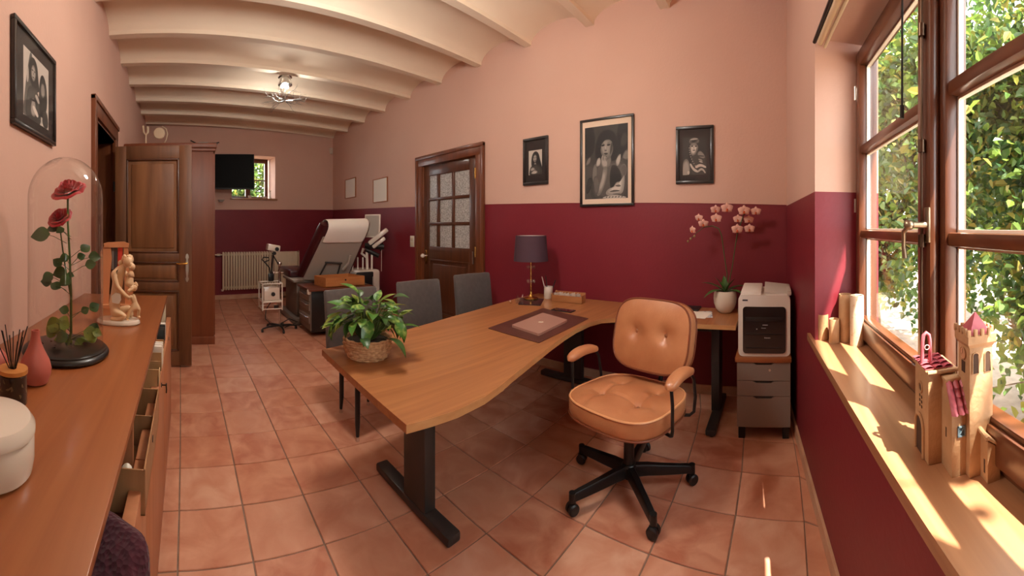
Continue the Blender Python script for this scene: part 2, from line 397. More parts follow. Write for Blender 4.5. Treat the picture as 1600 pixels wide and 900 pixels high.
def sash(xa, xb, nm):
    s = MB(); z0, z1 = ZW0+.03, ZW1-.03
    wbar(s, xa, xa-.062, z0, z1, -.022, .05, .008); wbar(s, xb+.062, xb, z0, z1, -.022, .05, .008)
    o = s.build('sash', WFRAMEZ, win, world=False)
    s = MB(); wbar(s, xa-.06, xb+.06, z1-.075, z1, -.022, .05, .008); wbar(s, xa-.06, xb+.06, z0, z0+.085, -.022, .05, .008)
    wbar(s, xa-.06, xb+.06, z0+.085, z0+.10, -.012, .03, .004)
    s.build('sash_rail', WFRAME, win, world=False)
    zs = [z0+.085, z0+.085+(z1-z0-.16)/3, z0+.085+(z1-z0-.16)*2/3, z1-.075]
    for zz in zs[1:3]:
        s = MB(); wbar(s, xa-.06, xb+.06, zz-.019, zz+.019, -.014, .04, .007); s.build('muntin', WFRAME, win, world=False)
    for k in range(3):
        s = MB(); za, zb = zs[k]+(.019 if k else 0), zs[k+1]-(.019 if k < 2 else 0)
        x0, x1 = xa-.062, xb+.062
        for q in ((x0, x0-.008, za, zb), (x1+.008, x1, za, zb), (x0, x1, za, za+.008), (x0, x1, zb-.008, zb)): wbar(s, *q, .018, .034, 0)
        s.build('glazing_bead', WHITE, win, smooth=False, world=False)
        s = MB(); wbar(s, x0, x1, za, zb, .024, .028, 0); s.build('pane', GLASS, win, smooth=False, world=False)
sash(XA-.03, XC+.012, 'l'); sash(XC-.012, XB_+.03, 'r')
s = MB(); wbar(s, XC+.045, XC-.045, ZW0+.03, ZW1-.03, -.055, -.02, .012); s.build('meeting_stile', WFRAMEZ, win, world=False)
# espagnolette rod and handle
c0 = wp(XC-.016, 0) - WN*.066
s = MB(); s.cyl(c0+Vector((0, 0, ZW0+.06)), c0+Vector((0, 0, ZW1-.05)), .0045, n=10)
for z in (.95, 1.35, 1.62, 1.95, 2.2): s.cyl(c0+Vector((0, 0, z-.018)), c0+Vector((0, 0, z+.018)), .011, n=10)
s.build('bolt_rod', mat('bronze rod', srgb(96, 74, 58), .3, metal=.8), win, world=False)
hz = 1.395; hb = wp(XC-.030)-WN*.055
s = MB(); s.box(hb+Vector((0, 0, hz)), (.03, .008, .10), rot=Matrix.Rotation(WA, 3, 'Z'), bev=.003)
s.cyl(hb+Vector((0, 0, hz)), hb-WN*.055+Vector((0, 0, hz)), .010, .008, n=12); s.ball(hb-WN*.056+Vector((0, 0, hz)), .015)
s.tube([hb-WN*.055+Vector((0, 0, hz)), hb-WN*.06+WT*-.03+Vector((0, 0, hz-.02)), hb-WN*.058+WT*-.035+Vector((0, 0, hz-.06)), hb-WN*.055+WT*-.032+Vector((0, 0, hz-.095))], [.007, .007, .006, .008], n=10)
s.build('window_handle', mat('aged nickel', srgb(168, 150, 126), .35, metal=.9), win, world=False)
for z in (1.0, 1.5, 2.08):
    s = MB(); p = wp(XA-.012)-WN*.018+Vector((0, 0, z)); s.cyl(p+Vector((0, 0, -.035)), p+Vector((0, 0, .035)), .008, n=10); s.build('hinge', NICKEL, win, world=False)
# sill board
b = MB()
b.prism([(2.005, -.176), (.0, -.332), (.0, -.60), (XA+.02, wp(XA).y+.0), (XA+.0, -.215), (2.005, -.205)], .785, .82)
sill = b.build('trim_1', SILLW, smooth=False); st(sill)
# roller blind in the top of the recess
rb = empty('roller_blind', (1.0, -.34, 2.31), 0, 'cream roller blind with a dark rod fixed under the top of the big window recess', 'blind')
b = MB(); b.tube([(1.83, -.225, 2.30), (.05, -.375, 2.30)], .016, 12); b.build('blind_roll', mat('blind cloth', srgb(214, 186, 152), .8), rb)
b = MB(); b.tube([(1.86, -.20, 2.315), (.05, -.35, 2.315)], .010, 10); b.build('rod', BLACKM, rb)
b = MB(); b.tube([(1.84, -.25, 2.285), (.05, -.40, 2.285)], .009, 10); b.build('bottom_bar', CREAM, rb)
cz = wp(1.075)-WN*.09
b = MB(); b.tube([cz+Vector((0, 0, 2.30)), cz+Vector((.004, 0, 1.76))], .0035, 6); b.cyl(cz+Vector((.004, 0, 1.76)), cz+Vector((.004, 0, 1.72)), .007, n=8); b.build('pull_cord', BLACK, rb)

# ---- small far window (window_2), recessed
def fp(x, d=0): return Vector((x, yfar(x)+d, 0))
FA = atan2(ft.y, ft.x)
def fbar(b, xa, xb, za, zb, d0, d1, bev=.004):
    A, B = fp(xa), fp(xb); L = (A-B).length; c = (A+B)/2+fn*((d0+d1)/2)+Vector((0, 0, (za+zb)/2))
    b.box(c, (L, d1-d0, zb-za), rot=Matrix.Rotation(FA, 3, 'Z'), bev=bev); return b
o_ = .045; a0, a1 = .88+o_*0-.02, 1.765-.03
b = MB(); fbar(b, a0, a0+.07, 1.955, 2.80, .36, .42); fbar(b, a1-.07, a1, 1.955, 2.80, .36, .42); fbar(b, a0, a1, 2.72, 2.80, .36, .42); fbar(b, a0, a1, 1.955, 2.02, .36, .42)
w2 = st(b.build('window_2', WFRAMEZ))
am = (a0+a1)/2
b = MB(); fbar(b, am-.05, am+.05, 2.0, 2.74, .345, .40); b.build('meeting_stile', WFRAMEZ, w2, world=False)
for x0, x1 in ((a0+.07, am-.05), (am+.05, a1-.07)):
    b = MB(); fbar(b, x0, x1, 2.345, 2.37, .36, .40); b.build('muntin', WFRAME, w2, world=False)
    for z0, z1 in ((2.02, 2.345), (2.37, 2.72)):
        b = MB(); fbar(b, x0, x1, z0, z1, .385, .389, 0); b.build('pane', GLASS, w2, smooth=False, world=False)
b = MB(); fbar(b, .84, 1.80, 1.925, 1.957, -.04, .36, .004); st(b.build('trim_2', SILLW))

# ---- glazed door (door_2) in the right wall; drawn in wall coordinates (y along, z up, x into the wall)
def rb_(b, y0, y1, z0, z1, x0, x1, bev=.005): b.bb(XR+x0, y0, z0, XR+x1, y1, z1, bev=bev); return b
b = MB(); DY0, DY1, DZ = 3.005, 4.317, 2.355
rb_(b, DY0, DY0+.125, 0, DZ-.01, -.028, .03); rb_(b, DY1-.125, DY1, 0, DZ-.01, -.028, .03); rb_(b, DY0, DY1, DZ-.125, DZ, -.030, .03)
rb_(b, DY0-.012, DY0+.035, 0, DZ, -.042, .0); rb_(b, DY1-.035, DY1+.012, 0, DZ, -.042, .0); rb_(b, DY0-.012, DY1+.012, DZ-.035, DZ+.012, -.044, .0)
rb_(b, DY0+.11, DY0+.13, 0, DZ-.11, .0, .20); rb_(b, DY1-.13, DY1-.11, 0, DZ-.11, .0, .20); rb_(b, DY0+.12, DY1-.12, DZ-.13, DZ-.11, .0, .20)
d2 = st(b.build('door_2', MIDW))
ya, yb = 3.135, 4.187; ys = [3.275, 3.55, 3.60, 3.85, 3.905, 4.075]; zs = [1.13, 1.415, 1.455, 1.745, 1.785, 2.085]
b = MB(); rb_(b, ya, ys[0], .01, 2.225, .015, .055); rb_(b, ys[5], yb, .01, 2.225, .015, .055)
rb_(b, ys[0], ys[5], zs[5], 2.225, .015, .055); rb_(b, ys[0], ys[5], .96, zs[0], .015, .055); rb_(b, ys[0], ys[5], .01, .24, .015, .055)
b.build('door_leaf', MIDWD, d2, world=False)
b = MB(); rb_(b, ys[0]-.01, ys[5]+.01, .23, .97, .028, .046, .0); rb_(b, ys[0]+.07, ys[5]-.07, .30, .90, .018, .046, .012)
for q in ((ys[0], ys[0]+.02, .24, .96), (ys[5]-.02, ys[5], .24, .96), (ys[0], ys[5], .94, .96), (ys[0], ys[5], .24, .26)): rb_(b, *q, .008, .03, .006)
b.build('door_panel', MIDWD, d2, world=False)
for k in (1, 3):
    b = MB(); rb_(b, ys[k], ys[k+1], zs[0], zs[5], .012, .05); b.build('muntin', MIDWD, d2, world=False)
for k in (1, 3):
    b = MB(); rb_(b, ys[0], ys[5], zs[k], zs[k+1], .011, .051); b.build('muntin', MIDWD, d2, world=False)
for i in (0, 2, 4):
    for k in (0, 2, 4):
        b = MB(); rb_(b, ys[i], ys[i+1], zs[k], zs[k+1], .030, .036, 0); b.build('pane', FROST, d2, smooth=False, world=False)
b = MB(); b.box((XR-.0, 4.12, .98), (.006, .035, .19), bev=.002); b.build('handle_plate', BRASS, d2, world=False)
b = MB(); b.cyl((XR+.015, 4.12, 1.0), (XR-.045, 4.12, 1.0), .009, n=10); b.lathe([(0, -.03), (.018, -.024), (.028, -.008), (.028, .008), (.018, .024), (0, .03)], (XR-.06, 4.12, 1.0), 16, rot=rotm(y=90)); b.build('door_knob', WHITE, d2, world=False)
for z in (1.10, 2.02):
    b = MB(); b.cyl((XR-.03, 3.128, z-.06), (XR-.03, 3.128, z+.06), .008, n=10); b.build('hinge', BRASS, d2, world=False)
b = MB(); b.cyl((XR-.0, 3.20, .95), (XR-.0, 3.20, 1.10), .008, n=8); b.build('door_bolt', NICKEL, d2, world=False)
# dark corridor board behind the frosted glass
b = MB(); b.bb(XR+.245, 2.9, 0, XR+.26, 4.4, 2.4); st(b.build('trim_3', mat('corridor wall', srgb(170, 150, 135), .9), smooth=False))

# ---- doorway in the left wall with its open leaf (door_1)
b = MB(); LY0, LY1, LZ = 2.893, 3.93, 2.44
b.bb(XL-.02, LY0, 0, XL+.025, LY0+.12, LZ-.01, bev=.005); b.bb(XL-.02, LY1-.10, 0, XL+.025, LY1, LZ-.01, bev=.005); b.bb(XL-.02, LY0, LZ-.14, XL+.027, LY1, LZ, bev=.005)
b.bb(XL-.02, LY0-.012, 0, XL+.038, LY0+.03, LZ+.01, bev=.006); b.bb(XL-.02, LY0-.012, LZ-.03, XL+.04, LY1+.012, LZ+.012, bev=.006)
b.bb(XL-.25, LY0+.03, 0, XL, LY0+.05, 2.29); b.bb(XL-.25, LY0+.04, 2.27, XL, LY1-.05, 2.29); b.bb(XL-.25, LY1-.07, 0, XL, LY1-.05, 2.29)
d1 = st(b.build('door_1', MIDW))
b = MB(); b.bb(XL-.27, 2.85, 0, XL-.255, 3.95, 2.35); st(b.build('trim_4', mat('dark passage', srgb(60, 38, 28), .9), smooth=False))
yd = 3.70; xa, xb = -.715, .052
b = MB()
b.bb(xa, yd, .02, xa+.115, yd+.042, 2.20, bev=.004); b.bb(xb-.125, yd, .02, xb, yd+.042, 2.20, bev=.004)
b.bb(xa+.11, yd+.001, 2.07, xb-.12, yd+.041, 2.199, bev=.003); b.bb(xa+.11, yd+.001, 1.045, xb-.12, yd+.041, 1.13, bev=.003)
b.bb(xa+.11, yd+.001, .76, xb-.12, yd+.041, .845, bev=.003); b.bb(xa+.11, yd+.001, .021, xb-.12, yd+.041, .16, bev=.003)
b.build('door_leaf', DARKW, d1, world=False)
for z0, z1 in ((1.13, 2.07), (.845, 1.045), (.16, .76)):
    b = MB(); b.bb(xa+.105, yd+.018, z0-.005, xb-.115, yd+.030, z1+.005)
    m_ = .05 if z1-z0 > .3 else .035
    b.bb(xa+.115+m_, yd+.009, z0+m_, xb-.125-m_, yd+.03, z1-m_, bev=.008)
    b.build('door_panel', DARKP, d1, world=False)
    b = MB()
    for q in ((xa+.115, z0, xa+.133, z1), (xb-.143, z0, xb-.125, z1), (xa+.115, z1-.018, xb-.125, z1), (xa+.115, z0, xb-.125, z0+.018)): b.bb(q[0], yd-.004, q[1], q[2], yd+.02, q[3], bev=.007)
    b.build('moulding', MIDWD, d1, world=False)
b = MB()
P = [(-.045, 0), (-.018, .012), (-.012, .03), (-.018, .05), (-.010, .085), (.010, .085), (.018, .05), (.012, .03)]
hx = xb-.045
b.prism([(hx+x, z) for x, z in [(-.012, .86), (-.016, .88), (-.009, .9), (-.014, .96), (-.014, 1.03), (-.009, 1.07), (-.016, 1.09), (-.012, 1.115), (0, 1.13), (.012, 1.115), (.016, 1.09), (.009, 1.07), (.014, 1.03), (.014, .96), (.009, .9), (.016, .88), (.012, .86), (0, .845)]], 0, .005, Matrix(((1, 0, 0, 0), (0, 0, -1, yd-.001), (0, 1, 0, 0), (0, 0, 0, 1))))
b.cyl((hx, yd-.005, .93), (hx, yd-.009, .93), .007, n=10)
b.build('handle_plate', NICKEL, d1, world=False)
b = MB(); b.cyl((hx, yd-.004, 1.035), (hx, yd-.05, 1.035), .008, n=10); b.tube([(hx, yd-.048, 1.035), (hx-.03, yd-.055, 1.033), (hx-.075, yd-.052, 1.030), (hx-.105, yd-.048, 1.036)], [.008, .009, .007, .006], n=10); b.build('door_handle', BRASS, d1, world=False)
for z in (.35, 1.8):
    b = MB(); b.cyl((xa-.012, yd+.02, z-.05), (xa-.012, yd+.02, z+.05), .009, n=10); b.build('hinge', BLACKM, d1, world=False)

# ---- outdoors: lawn and trees behind the panes
g = MB(); g.prism([(-14, -16), (16, -16), (16, -.9), (-14, -.9)], -.5, -.35); st(g.build('ground', mat('terrace gravel', srgb(168, 150, 134), .95, col2=srgb(140, 124, 110), scale=(9, 9, 9)), smooth=False))
g = MB(); g.prism([(-14, 8.4), (16, 8.4), (16, 22), (-14, 22)], -.5, -.35); st(g.build('ground', MATS['terrace gravel'], smooth=False))
TL = [mat('tree leaf %d' % i, srgb(*a), .5, col2=srgb(*c), scale=(3, 3, 3), trans=.5) for i, (a, c) in enumerate([((86, 112, 44), (120, 138, 58)), ((58, 90, 42), (90, 114, 54)), ((128, 132, 54), (150, 132, 60)), ((48, 76, 46), (74, 98, 56))])]
BARK = mat('bark', srgb(96, 78, 62), .9, col2=srgb(70, 56, 44), scale=(12, 12, 3))
def tree(name, label, base, height, crown, n, size, seed, group=None, stemr=.07, lean=(0, 0), clear=None):
    rnd = random.Random(seed)
    t = empty(name, base, 0, label, 'tree', group)
    b = MB(); B = Vector(base); tips = []
    top = B+Vector((lean[0], lean[1], height*.6))
    b.tube([B, B.lerp(top, .5)+Vector((rnd.uniform(-.1, .1), rnd.uniform(-.1, .1), 0)), top], [stemr, stemr*.75, stemr*.4], 8)
    cc = B+Vector((lean[0], lean[1], height-crown[2]))
    for i in range(16):
        s0 = B.lerp(top, rnd.uniform(.25, 1)); a = rnd.uniform(0, 2*PI)
        e = cc+Vector((cos(a)*crown[0]*rnd.uniform(.4, .95), sin(a)*crown[1]*rnd.uniform(.4, .95), rnd.uniform(-.8, .9)*crown[2]))
        mid = s0.lerp(e, .5)+Vector((rnd.uniform(-.15, .15), rnd.uniform(-.15, .15), rnd.uniform(0, .25)))
        b.tube([s0, mid, e], [stemr*.35, stemr*.2, .006], 6); tips += [mid, e, mid.lerp(e, .5)]
        for j in range(4):
            f = mid.lerp(e, rnd.uniform(0, 1)); g2 = f+Vector((rnd.uniform(-.5, .5), rnd.uniform(-.5, .5), rnd.uniform(-.4, .5)))
            b.tube([f, f.lerp(g2, .5)+Vector((0, 0, .05)), g2], [.010, .006, .003], 5); tips.append(g2); tips.append(f.lerp(g2, .5))
    b.build('branch', BARK, t)
    vs, fs, mi = [], [], []
    for i in range(n):
        if rnd.random() < .72:
            p = Vector(rnd.choice(tips)); p += Vector((rnd.gauss(0, .16), rnd.gauss(0, .16), rnd.gauss(0, .16)))
        else:
            while 1:
                q = Vector((rnd.uniform(-1, 1), rnd.uniform(-1, 1), rnd.uniform(-1, 1)))
                if .3 < q.length < 1: break
            p = cc+Vector((q.x*crown[0], q.y*crown[1], q.z*crown[2]))
        if clear and not clear(p): continue
        L = size*rnd.uniform(.6, 1.3); Wd = L*.33
        R = Euler((rnd.uniform(-1.1, 1.1), rnd.uniform(-1.1, 1.1), rnd.uniform(0, 6.3))).to_matrix()
        k = len(vs)
        for q in ((0, 0, 0), (L*.35, -Wd, .012), (L*.75, -Wd*.7, .0), (L, 0, -.02), (L*.75, Wd*.7, 0), (L*.35, Wd, .012)): vs.append(p+R@Vector(q)-B)
        fs.append((k, k+1, k+2, k+3)); fs.append((k, k+3, k+4, k+5)); q = rnd.choice((0, 0, 1, 1, 2, 3)); mi += [q, q]
    me = bpy.data.meshes.new('foliage'); me.from_pydata(vs, [], fs); me.polygons.foreach_set('material_index', mi)
    for m_ in TL: me.materials.append(m_)
    o = bpy.data.objects.new('foliage', me); COL.objects.link(o); o.parent = t; o['kind'] = 'stuff'
    return t
tree('broadleaf_tree', 'nearest leafy tree, yellow-green, filling the right sash of the big window', (3.0, -2.55, -.35), 4.6, (1.05, .95, 2.2), 13000, .10, 3)
tree('broadleaf_tree', 'leafy green tree behind the window post, with thin bare branches', (4.3, -1.95, -.35), 4.7, (1.1, .75, 2.2), 12000, .105, 4)
tree('broadleaf_tree', 'farther green tree filling the left sash of the big window', (6.2, -1.75, -.35), 5.2, (1.4, .85, 2.5), 10000, .12, 5)
tree('broadleaf_tree', 'dim green tree at the back, seen through gaps of the nearer trees', (6.6, -4.6, -.35), 6.0, (2.3, 1.5, 2.9), 9000, .17, 12)
tree('garden_shrub', 'dense garden shrub low at the foot of the nearest tree', (1.75, -2.35, -.35), 2.0, (.75, .7, 1.0), 5200, .09, 6, stemr=.04)
tree('broadleaf_tree', 'tall leafy tree beside the house at the right edge of the window', (1.45, -3.6, -.35), 4.8, (1.2, .8, 2.3), 9000, .10, 8)
tree('broadleaf_tree', 'slim garden tree whose thin top shades the window sill', (-.45, -1.75, -.35), 4.3, (.75, .40, 1.0), 760, .085, 14, stemr=.02)
tree('broadleaf_tree', 'green tree seen through the small window above the radiator', (2.0, 11.0, -.35), 4.6, (1.8, 1.0, 2.2), 9000, .13, 9)
# ================================================================= furniture
# ---- L-shaped desk
desk = empty('corner_desk', (1.7, 1.6, 0), 0, 'large wooden corner desk with a curved front edge on anthracite metal legs', 'desk')
PD = [(.702, 1.056), (.80, 1.042), (.911, 1.030), (1.06, 1.036), (1.18, 1.060), (1.30, 1.092), (1.50, 1.138), (1.75, 1.192), (1.95, 1.228), (2.136, 1.250), (2.32, 1.248), (2.44, 1.215), (2.51, 1.13), (2.53, 1.0), (2.532, .7), (2.53, .262),
      (3.062, .262), (3.062, 2.235), (2.69, 2.232), (2.40, 2.205), (1.797, 2.118), (.725, 1.915)]
b = MB(); b.prism(PD, .688, .720); top = b.build('desk_top', OAK, desk, angle=60)
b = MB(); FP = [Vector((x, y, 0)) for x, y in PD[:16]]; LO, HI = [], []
for i, p in enumerate(FP):                              # curved front edge strip, window light painted in as paler oak
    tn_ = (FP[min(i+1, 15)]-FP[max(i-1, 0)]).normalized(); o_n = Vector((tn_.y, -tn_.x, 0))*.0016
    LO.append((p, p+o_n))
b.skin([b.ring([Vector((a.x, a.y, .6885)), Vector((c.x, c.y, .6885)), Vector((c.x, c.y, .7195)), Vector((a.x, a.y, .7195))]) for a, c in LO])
b.build('lit_edge_band', mat('window-lit oak edge', srgb(204, 150, 98), .4, col2=srgb(190, 134, 84), scale=(14, 14, 40)), desk, angle=60)
def tleg(x0, x1, y0, y1, fx0, fx1, fy0, fy1, along):
    b = MB(); b.bb(fx0, fy0, .008, fx1, fy1, .052, bev=.010)
    b.build('foot', DGREY, desk)
    b = MB(); b.bb(x0, y0, .045, x1, y1, .66, bev=.006); b.bb(x0-.02, y0-.02, .66, x1+.02, y1+.02, .688, bev=.003); b.build('leg', DGREY, desk)
    for q in ((fx0+.03, fy0+.03), (fx1-.03, fy1-.03)):
        b = MB(); b.cyl((q[0], q[1], 0), (q[0], q[1], .012), .018, n=12); b.build('glide', BLACK, desk)
tleg(1.035, 1.10, 1.40, 1.58, 1.03, 1.105, 1.225, 1.86, 'y')
tleg(2.70, 2.87, .40, .46, 2.43, 3.0, .385, .455, 'x')
tleg(2.85, 2.91, 1.62, 1.80, 2.84, 2.92, 1.40, 2.05, 'y')
b = MB(); b.bb(1.10, 1.60, .60, 2.86, 1.64, .66, bev=.004); b.bb(2.78, .45, .60, 2.82, 1.64, .66, bev=.004); b.bb(1.03, 1.15, .655, 1.10, 1.95, .688); b.build('frame_rail', DGREY, desk)
b = MB(); b.bb(1.25, 1.93, .34, 2.78, 1.945, .685); b.build('modesty_panel', mat('dark panel', srgb(46, 40, 40), .5), desk)
b = MB(); b.bb(1.3, 1.66, .56, 2.7, 1.80, .60, bev=.003); b.build('cable_tray', BLACK, desk)

# desk mat and things on it
def quad_slab(name, pts, z0, z1, mt, label=None, cat=None, bev=0, parent=None, r=.012):
    P = []; n = len(pts)
    for i in range(n):
        p, a, c = Vector(pts[i]), Vector(pts[i-1]), Vector(pts[(i+1) % n])
        u, v = (a-p).normalized(), (c-p).normalized()
        for k in range(5):
            q = k/4; P.append(tuple(p+u*r*(1-q)**2+v*r*q**2))
    b = MB(); b.prism(P, z0, z1)
    o = b.build(name, mt, parent, angle=50); 
    if label: tag(o, label, cat)
    return o
dm = quad_slab('desk_mat', [(1.782, 1.714), (1.744, 1.269), (2.405, 1.30), (2.51, 1.787)], .7201, .7235, BROWNL, 'dark brown leather desk mat lying under the closed laptop', 'desk mat')
lp = empty('laptop', (2.08, 1.5, .7235), 0, 'closed rose-gold laptop lying on the brown leather desk mat', 'laptop')
ROSEG = mat('rose aluminium', srgb(196, 150, 132), .35, metal=.35)
LQ = [(1.905, 1.612), (1.848, 1.345), (2.243, 1.382), (2.325, 1.655)]
quad_slab('base', LQ, .7235, .7325, ROSEG, parent=lp)
quad_slab('lid', LQ, .7332, .738, ROSEG, parent=lp)
b = MB(); cx, cy = 2.085, 1.50                      # the small apple-shaped mark on the lid
ap = [(0, -.016), (.010, -.018), (.017, -.008), (.018, .004), (.012, .013), (.004, .012), (0, .010), (-.004, .012), (-.012, .013), (-.018, .004), (-.017, -.008), (-.010, -.018)]
MA = Matrix.Translation((cx, cy, 0)) @ Matrix.Rotation(radians(-75), 4, 'Z')
b.prism(ap, .738, .7384, MA); b.prism([(.0, .014), (.006, .017), (.009, .024), (.002, .021)], .738, .7384, MA)
b.build('lid_mark', mat('pale mark', srgb(240, 225, 205), .3), lp, smooth=False)
ph = empty('smartphone', (2.53, 1.60, .72), radians(-88), 'black smartphone lying on the desk beside the leather mat', 'phone')
b = MB(); b.box((0, 0, .0045), (.185, .085, .008), bev=.003); b.build('body', BLACK, ph, world=False)
b = MB(); b.box((0, 0, .0088), (.176, .077, .0006)); b.build('screen', mat('phone glass', (.01, .01, .012), .06, coat=1), ph, world=False)
# pen cup and pens
pc = empty('pen_cup', (2.90, 2.00, .72), 0, 'white cylindrical pen cup standing beside the table lamp', 'cup')
b = MB(); b.lathe([(0, 0), (.040, 0), (.042, .003), (.042, .112), (.039, .112), (.038, .006), (0, .006)], n=28, cap=False); b.build('body', POT, pc, world=False)
for k, (dx, dy, tx, ty, h, mt, lb) in enumerate([(-.01, .018, -.035, .05, .205, WHITE, 'white pen leaning left in the pen cup'), (.0, .006, -.018, .02, .215, DGREY, 'grey pen standing upright in the white pen cup'), (.014, -.016, .04, -.055, .175, BLACK, 'black pen leaning right in the pen cup')]):
    b = MB(); p0 = Vector((2.90+dx*.6, 2.0+dy*.6, .727)); p1 = Vector((2.90+tx, 2.0+ty, .72+h)); b.tube([p0, p0.lerp(p1, .93), p1], [.0045, .0045, .002], 8)
    tag(b.build('pen', mt), lb, 'pen', 'pens in the white cup')
# card box
cb = empty('card_box', (2.86, 1.755, .72), radians(-84), 'small open wooden box of white cards beside the pen cup', 'box')
b = MB()
for q in ((-.15, -.045, 0, .15, .045, .008), (-.15, -.045, 0, .15, -.037, .060), (-.15, .037, 0, .15, .045, .085), (-.15, -.045, 0, -.142, .045, .07), (.142, -.045, 0, .15, .045, .07)): b.bb(*q, bev=.0015)
b.build('box_body', OAK, cb, world=False)
for i in range(9):
    b = MB(); x = -.125+.028*i+(.008 if i > 3 else 0); b.box((x, -.0, .047), (.0012, .066, .06+random.uniform(-.004, .008)), rot=rotm(y=random.uniform(-14, 14))); b.build('card', PAPER, cb, world=False)
b = MB(); b.ball((-.11, -.02, .088), .012); b.build('knob', OAK, cb, world=False)
# table lamp on its dark tray
tr = quad_slab('slate_tray', [(2.50, 2.04), (2.58, 1.86), (2.83, 2.00), (2.74, 2.21)], .7201, .727, mat('dark slate', (.03, .022, .022), .25, coat=.5), 'dark glossy tray lying under the table lamp at the desk back', 'tray')
LX, LY = 2.76, 2.10
tl = empty('table_lamp', (LX, LY, .727), 0, 'brass table lamp with crystal drops and a plum drum shade', 'lamp')
b = MB(); b.lathe([(0, 0), (.066, 0), (.068, .006), (.060, .012), (.030, .018), (.016, .03), (.010, .05), (.008, .07)], (LX, LY, .727), 28)
for z in (.10, .155, .21, .265, .32, .35): b.lathe([(.005, z-.028), (.0075, z-.014), (.005, z), (.0075, z+.014), (.005, z+.027)], (LX, LY, .727), 14)
b.cyl((LX, LY, .727+.34), (LX, LY, .727+.56), .003, n=6); b.lathe([(.014, .335), (.014, .40)], (LX, LY, .727), 14); b.build('stem', BRASS, tl)
for z, r in ((.155, .034), (.285, .034)):
    for k in range(8):
        a = k*PI/4; b = MB(); c = Vector((LX+cos(a)*r, LY+sin(a)*r, .727+z)); b.tube([c+Vector((0, 0, .024)), c+Vector((0, 0, .008)), c-Vector((0, 0, .014))], [.003, .012, .001], 6); b.build('crystal', CRYST, tl, smooth=False)
b = MB(); b.lathe([(.160, .350), (.142, .585), (.1405, .585), (.1585, .350)], (LX, LY, .727), 40, cap=False); b.skin([]) if 0 else None
sh = b.build('lamp_shade', SHADE, tl); 
b = MB(); b.lathe([(.1400, .583), (.1385, .583), (.1560, .352), (.1580, .352)], (LX, LY, .727), 40, cap=False)
for a in (0, 2*PI/3, 4*PI/3): b.cyl((LX, LY, .727+.56), (LX+.139*cos(a), LY+.139*sin(a), .727+.577), .002, n=6)
b.build('shade_lining', mat('shade lining', srgb(236, 226, 214), .7), tl)
b = MB(); b.ball((LX, LY, .727+.44), .028, 14); b.build('bulb', mat('bulb', srgb(250, 240, 220), .3), tl)
cr = empty('crystal_figurine', (2.50, 2.11, .727), 0, 'small clear crystal ornament beside the base of the table lamp', 'ornament')
for i in range(9):
    b = MB(); p = Vector((2.54+random.uniform(-.06, .06), 2.09+random.uniform(-.03, .03), .727)); h = random.uniform(.02, .075); b.tube([p, p+Vector((random.uniform(-.01, .01), 0, h*.6)), p+Vector((random.uniform(-.02, .02), 0, h))], [.010, .013, .002], 6); b.build('crystal', CRYST, cr, smooth=False)

# ---- foliage plant in a woven basket
bx, by = .902, 1.715
pl = empty('potted_plant', (bx, by, .72), 0, 'variegated leafy green plant in a woven basket on the desk corner', 'plant')
b = MB(); n = 56
def br(z): return .092+.030*sin(min(z/.10, 1)*PI*.62)
for k in range(9):                                    # coils of plaited strands
    z = .009+k*.0115; r = br(z)
    rings = []
    for s in range(n):
        a = 2*PI*s/n; rr = r+.0035*sin(a*14+(k % 2)*PI); zz = z+.002*sin(a*14+PI/2+(k % 2)*PI)
        rings.append(b.ring([(bx+cos(a)*(rr+.0065*cos(q)), by+sin(a)*(rr+.0065*cos(q)), .72+zz+.0068*sin(q)) for q in (0, PI/3, 2*PI/3, PI, 4*PI/3, 5*PI/3)]))
    b.skin(rings, loop=True)
b.lathe([(0, .002), (.088, .002), (.112, .05), (.112, .10)], (bx, by, .72), 32, cap=False)
b.build('basket', WICKER, pl)
b = MB(); b.lathe([(0, .092), (.06, .094), (.112, .086)], (bx, by, .72), 24, cap=False); b.build('soil', SOIL, pl)
def leaf_mesh(name, L, W, mts, fold=.25, droop=.35, n=8, round_=False):
    vs, fs = [], []
    for i in range(n+1):
        t = i/n
        w = W*(sin(PI*min(t*1.15, 1)**.8)**.9 if not round_ else sqrt(max(0, 1-(2*t-1)**2))) * (1-t**4*.2)
        if t in (0,): w = W*.05
        if i == n: w = .0005
        x = L*(t-.0)*cos(droop*t); z = -L*t*t*droop*.8
        for s in (-1, -.5, 0, .5, 1): vs.append((x, s*w/2, z+abs(s)*w*fold*.5-(.0 if s else .0)))
    for i in range(n):
        for k in range(4): a = i*5+k; fs.append((a, a+1, a+6, a+5))
    me = bpy.data.meshes.new(name); me.from_pydata(vs, [], fs)
    for m_ in mts if isinstance(mts, list) else [mts]: me.materials.append(m_)
    for p in me.polygons: p.use_smooth = True
    return me
LM = [leaf_mesh('leaf', .085+.012*i, .045+.006*(i % 3), [LEAF, LEAFD, LEAF, LEAFY][i % 4], fold=.2+.1*(i % 2), droop=.3+.25*(i % 3)) for i in range(6)]
def put_leaf(me, p, az, el, roll, parent, s=1, name='leaf'):
    o = bpy.data.objects.new(name, me); COL.objects.link(o); o.parent = parent
    o.matrix_local = RM[parent].inverted() @ Matrix.Translation(p) @ Euler((roll, -el, az), 'XYZ').to_matrix().to_4x4() @ Matrix.Scale(s, 4)
    return o
sb = MB(); rnd = random.Random(11)
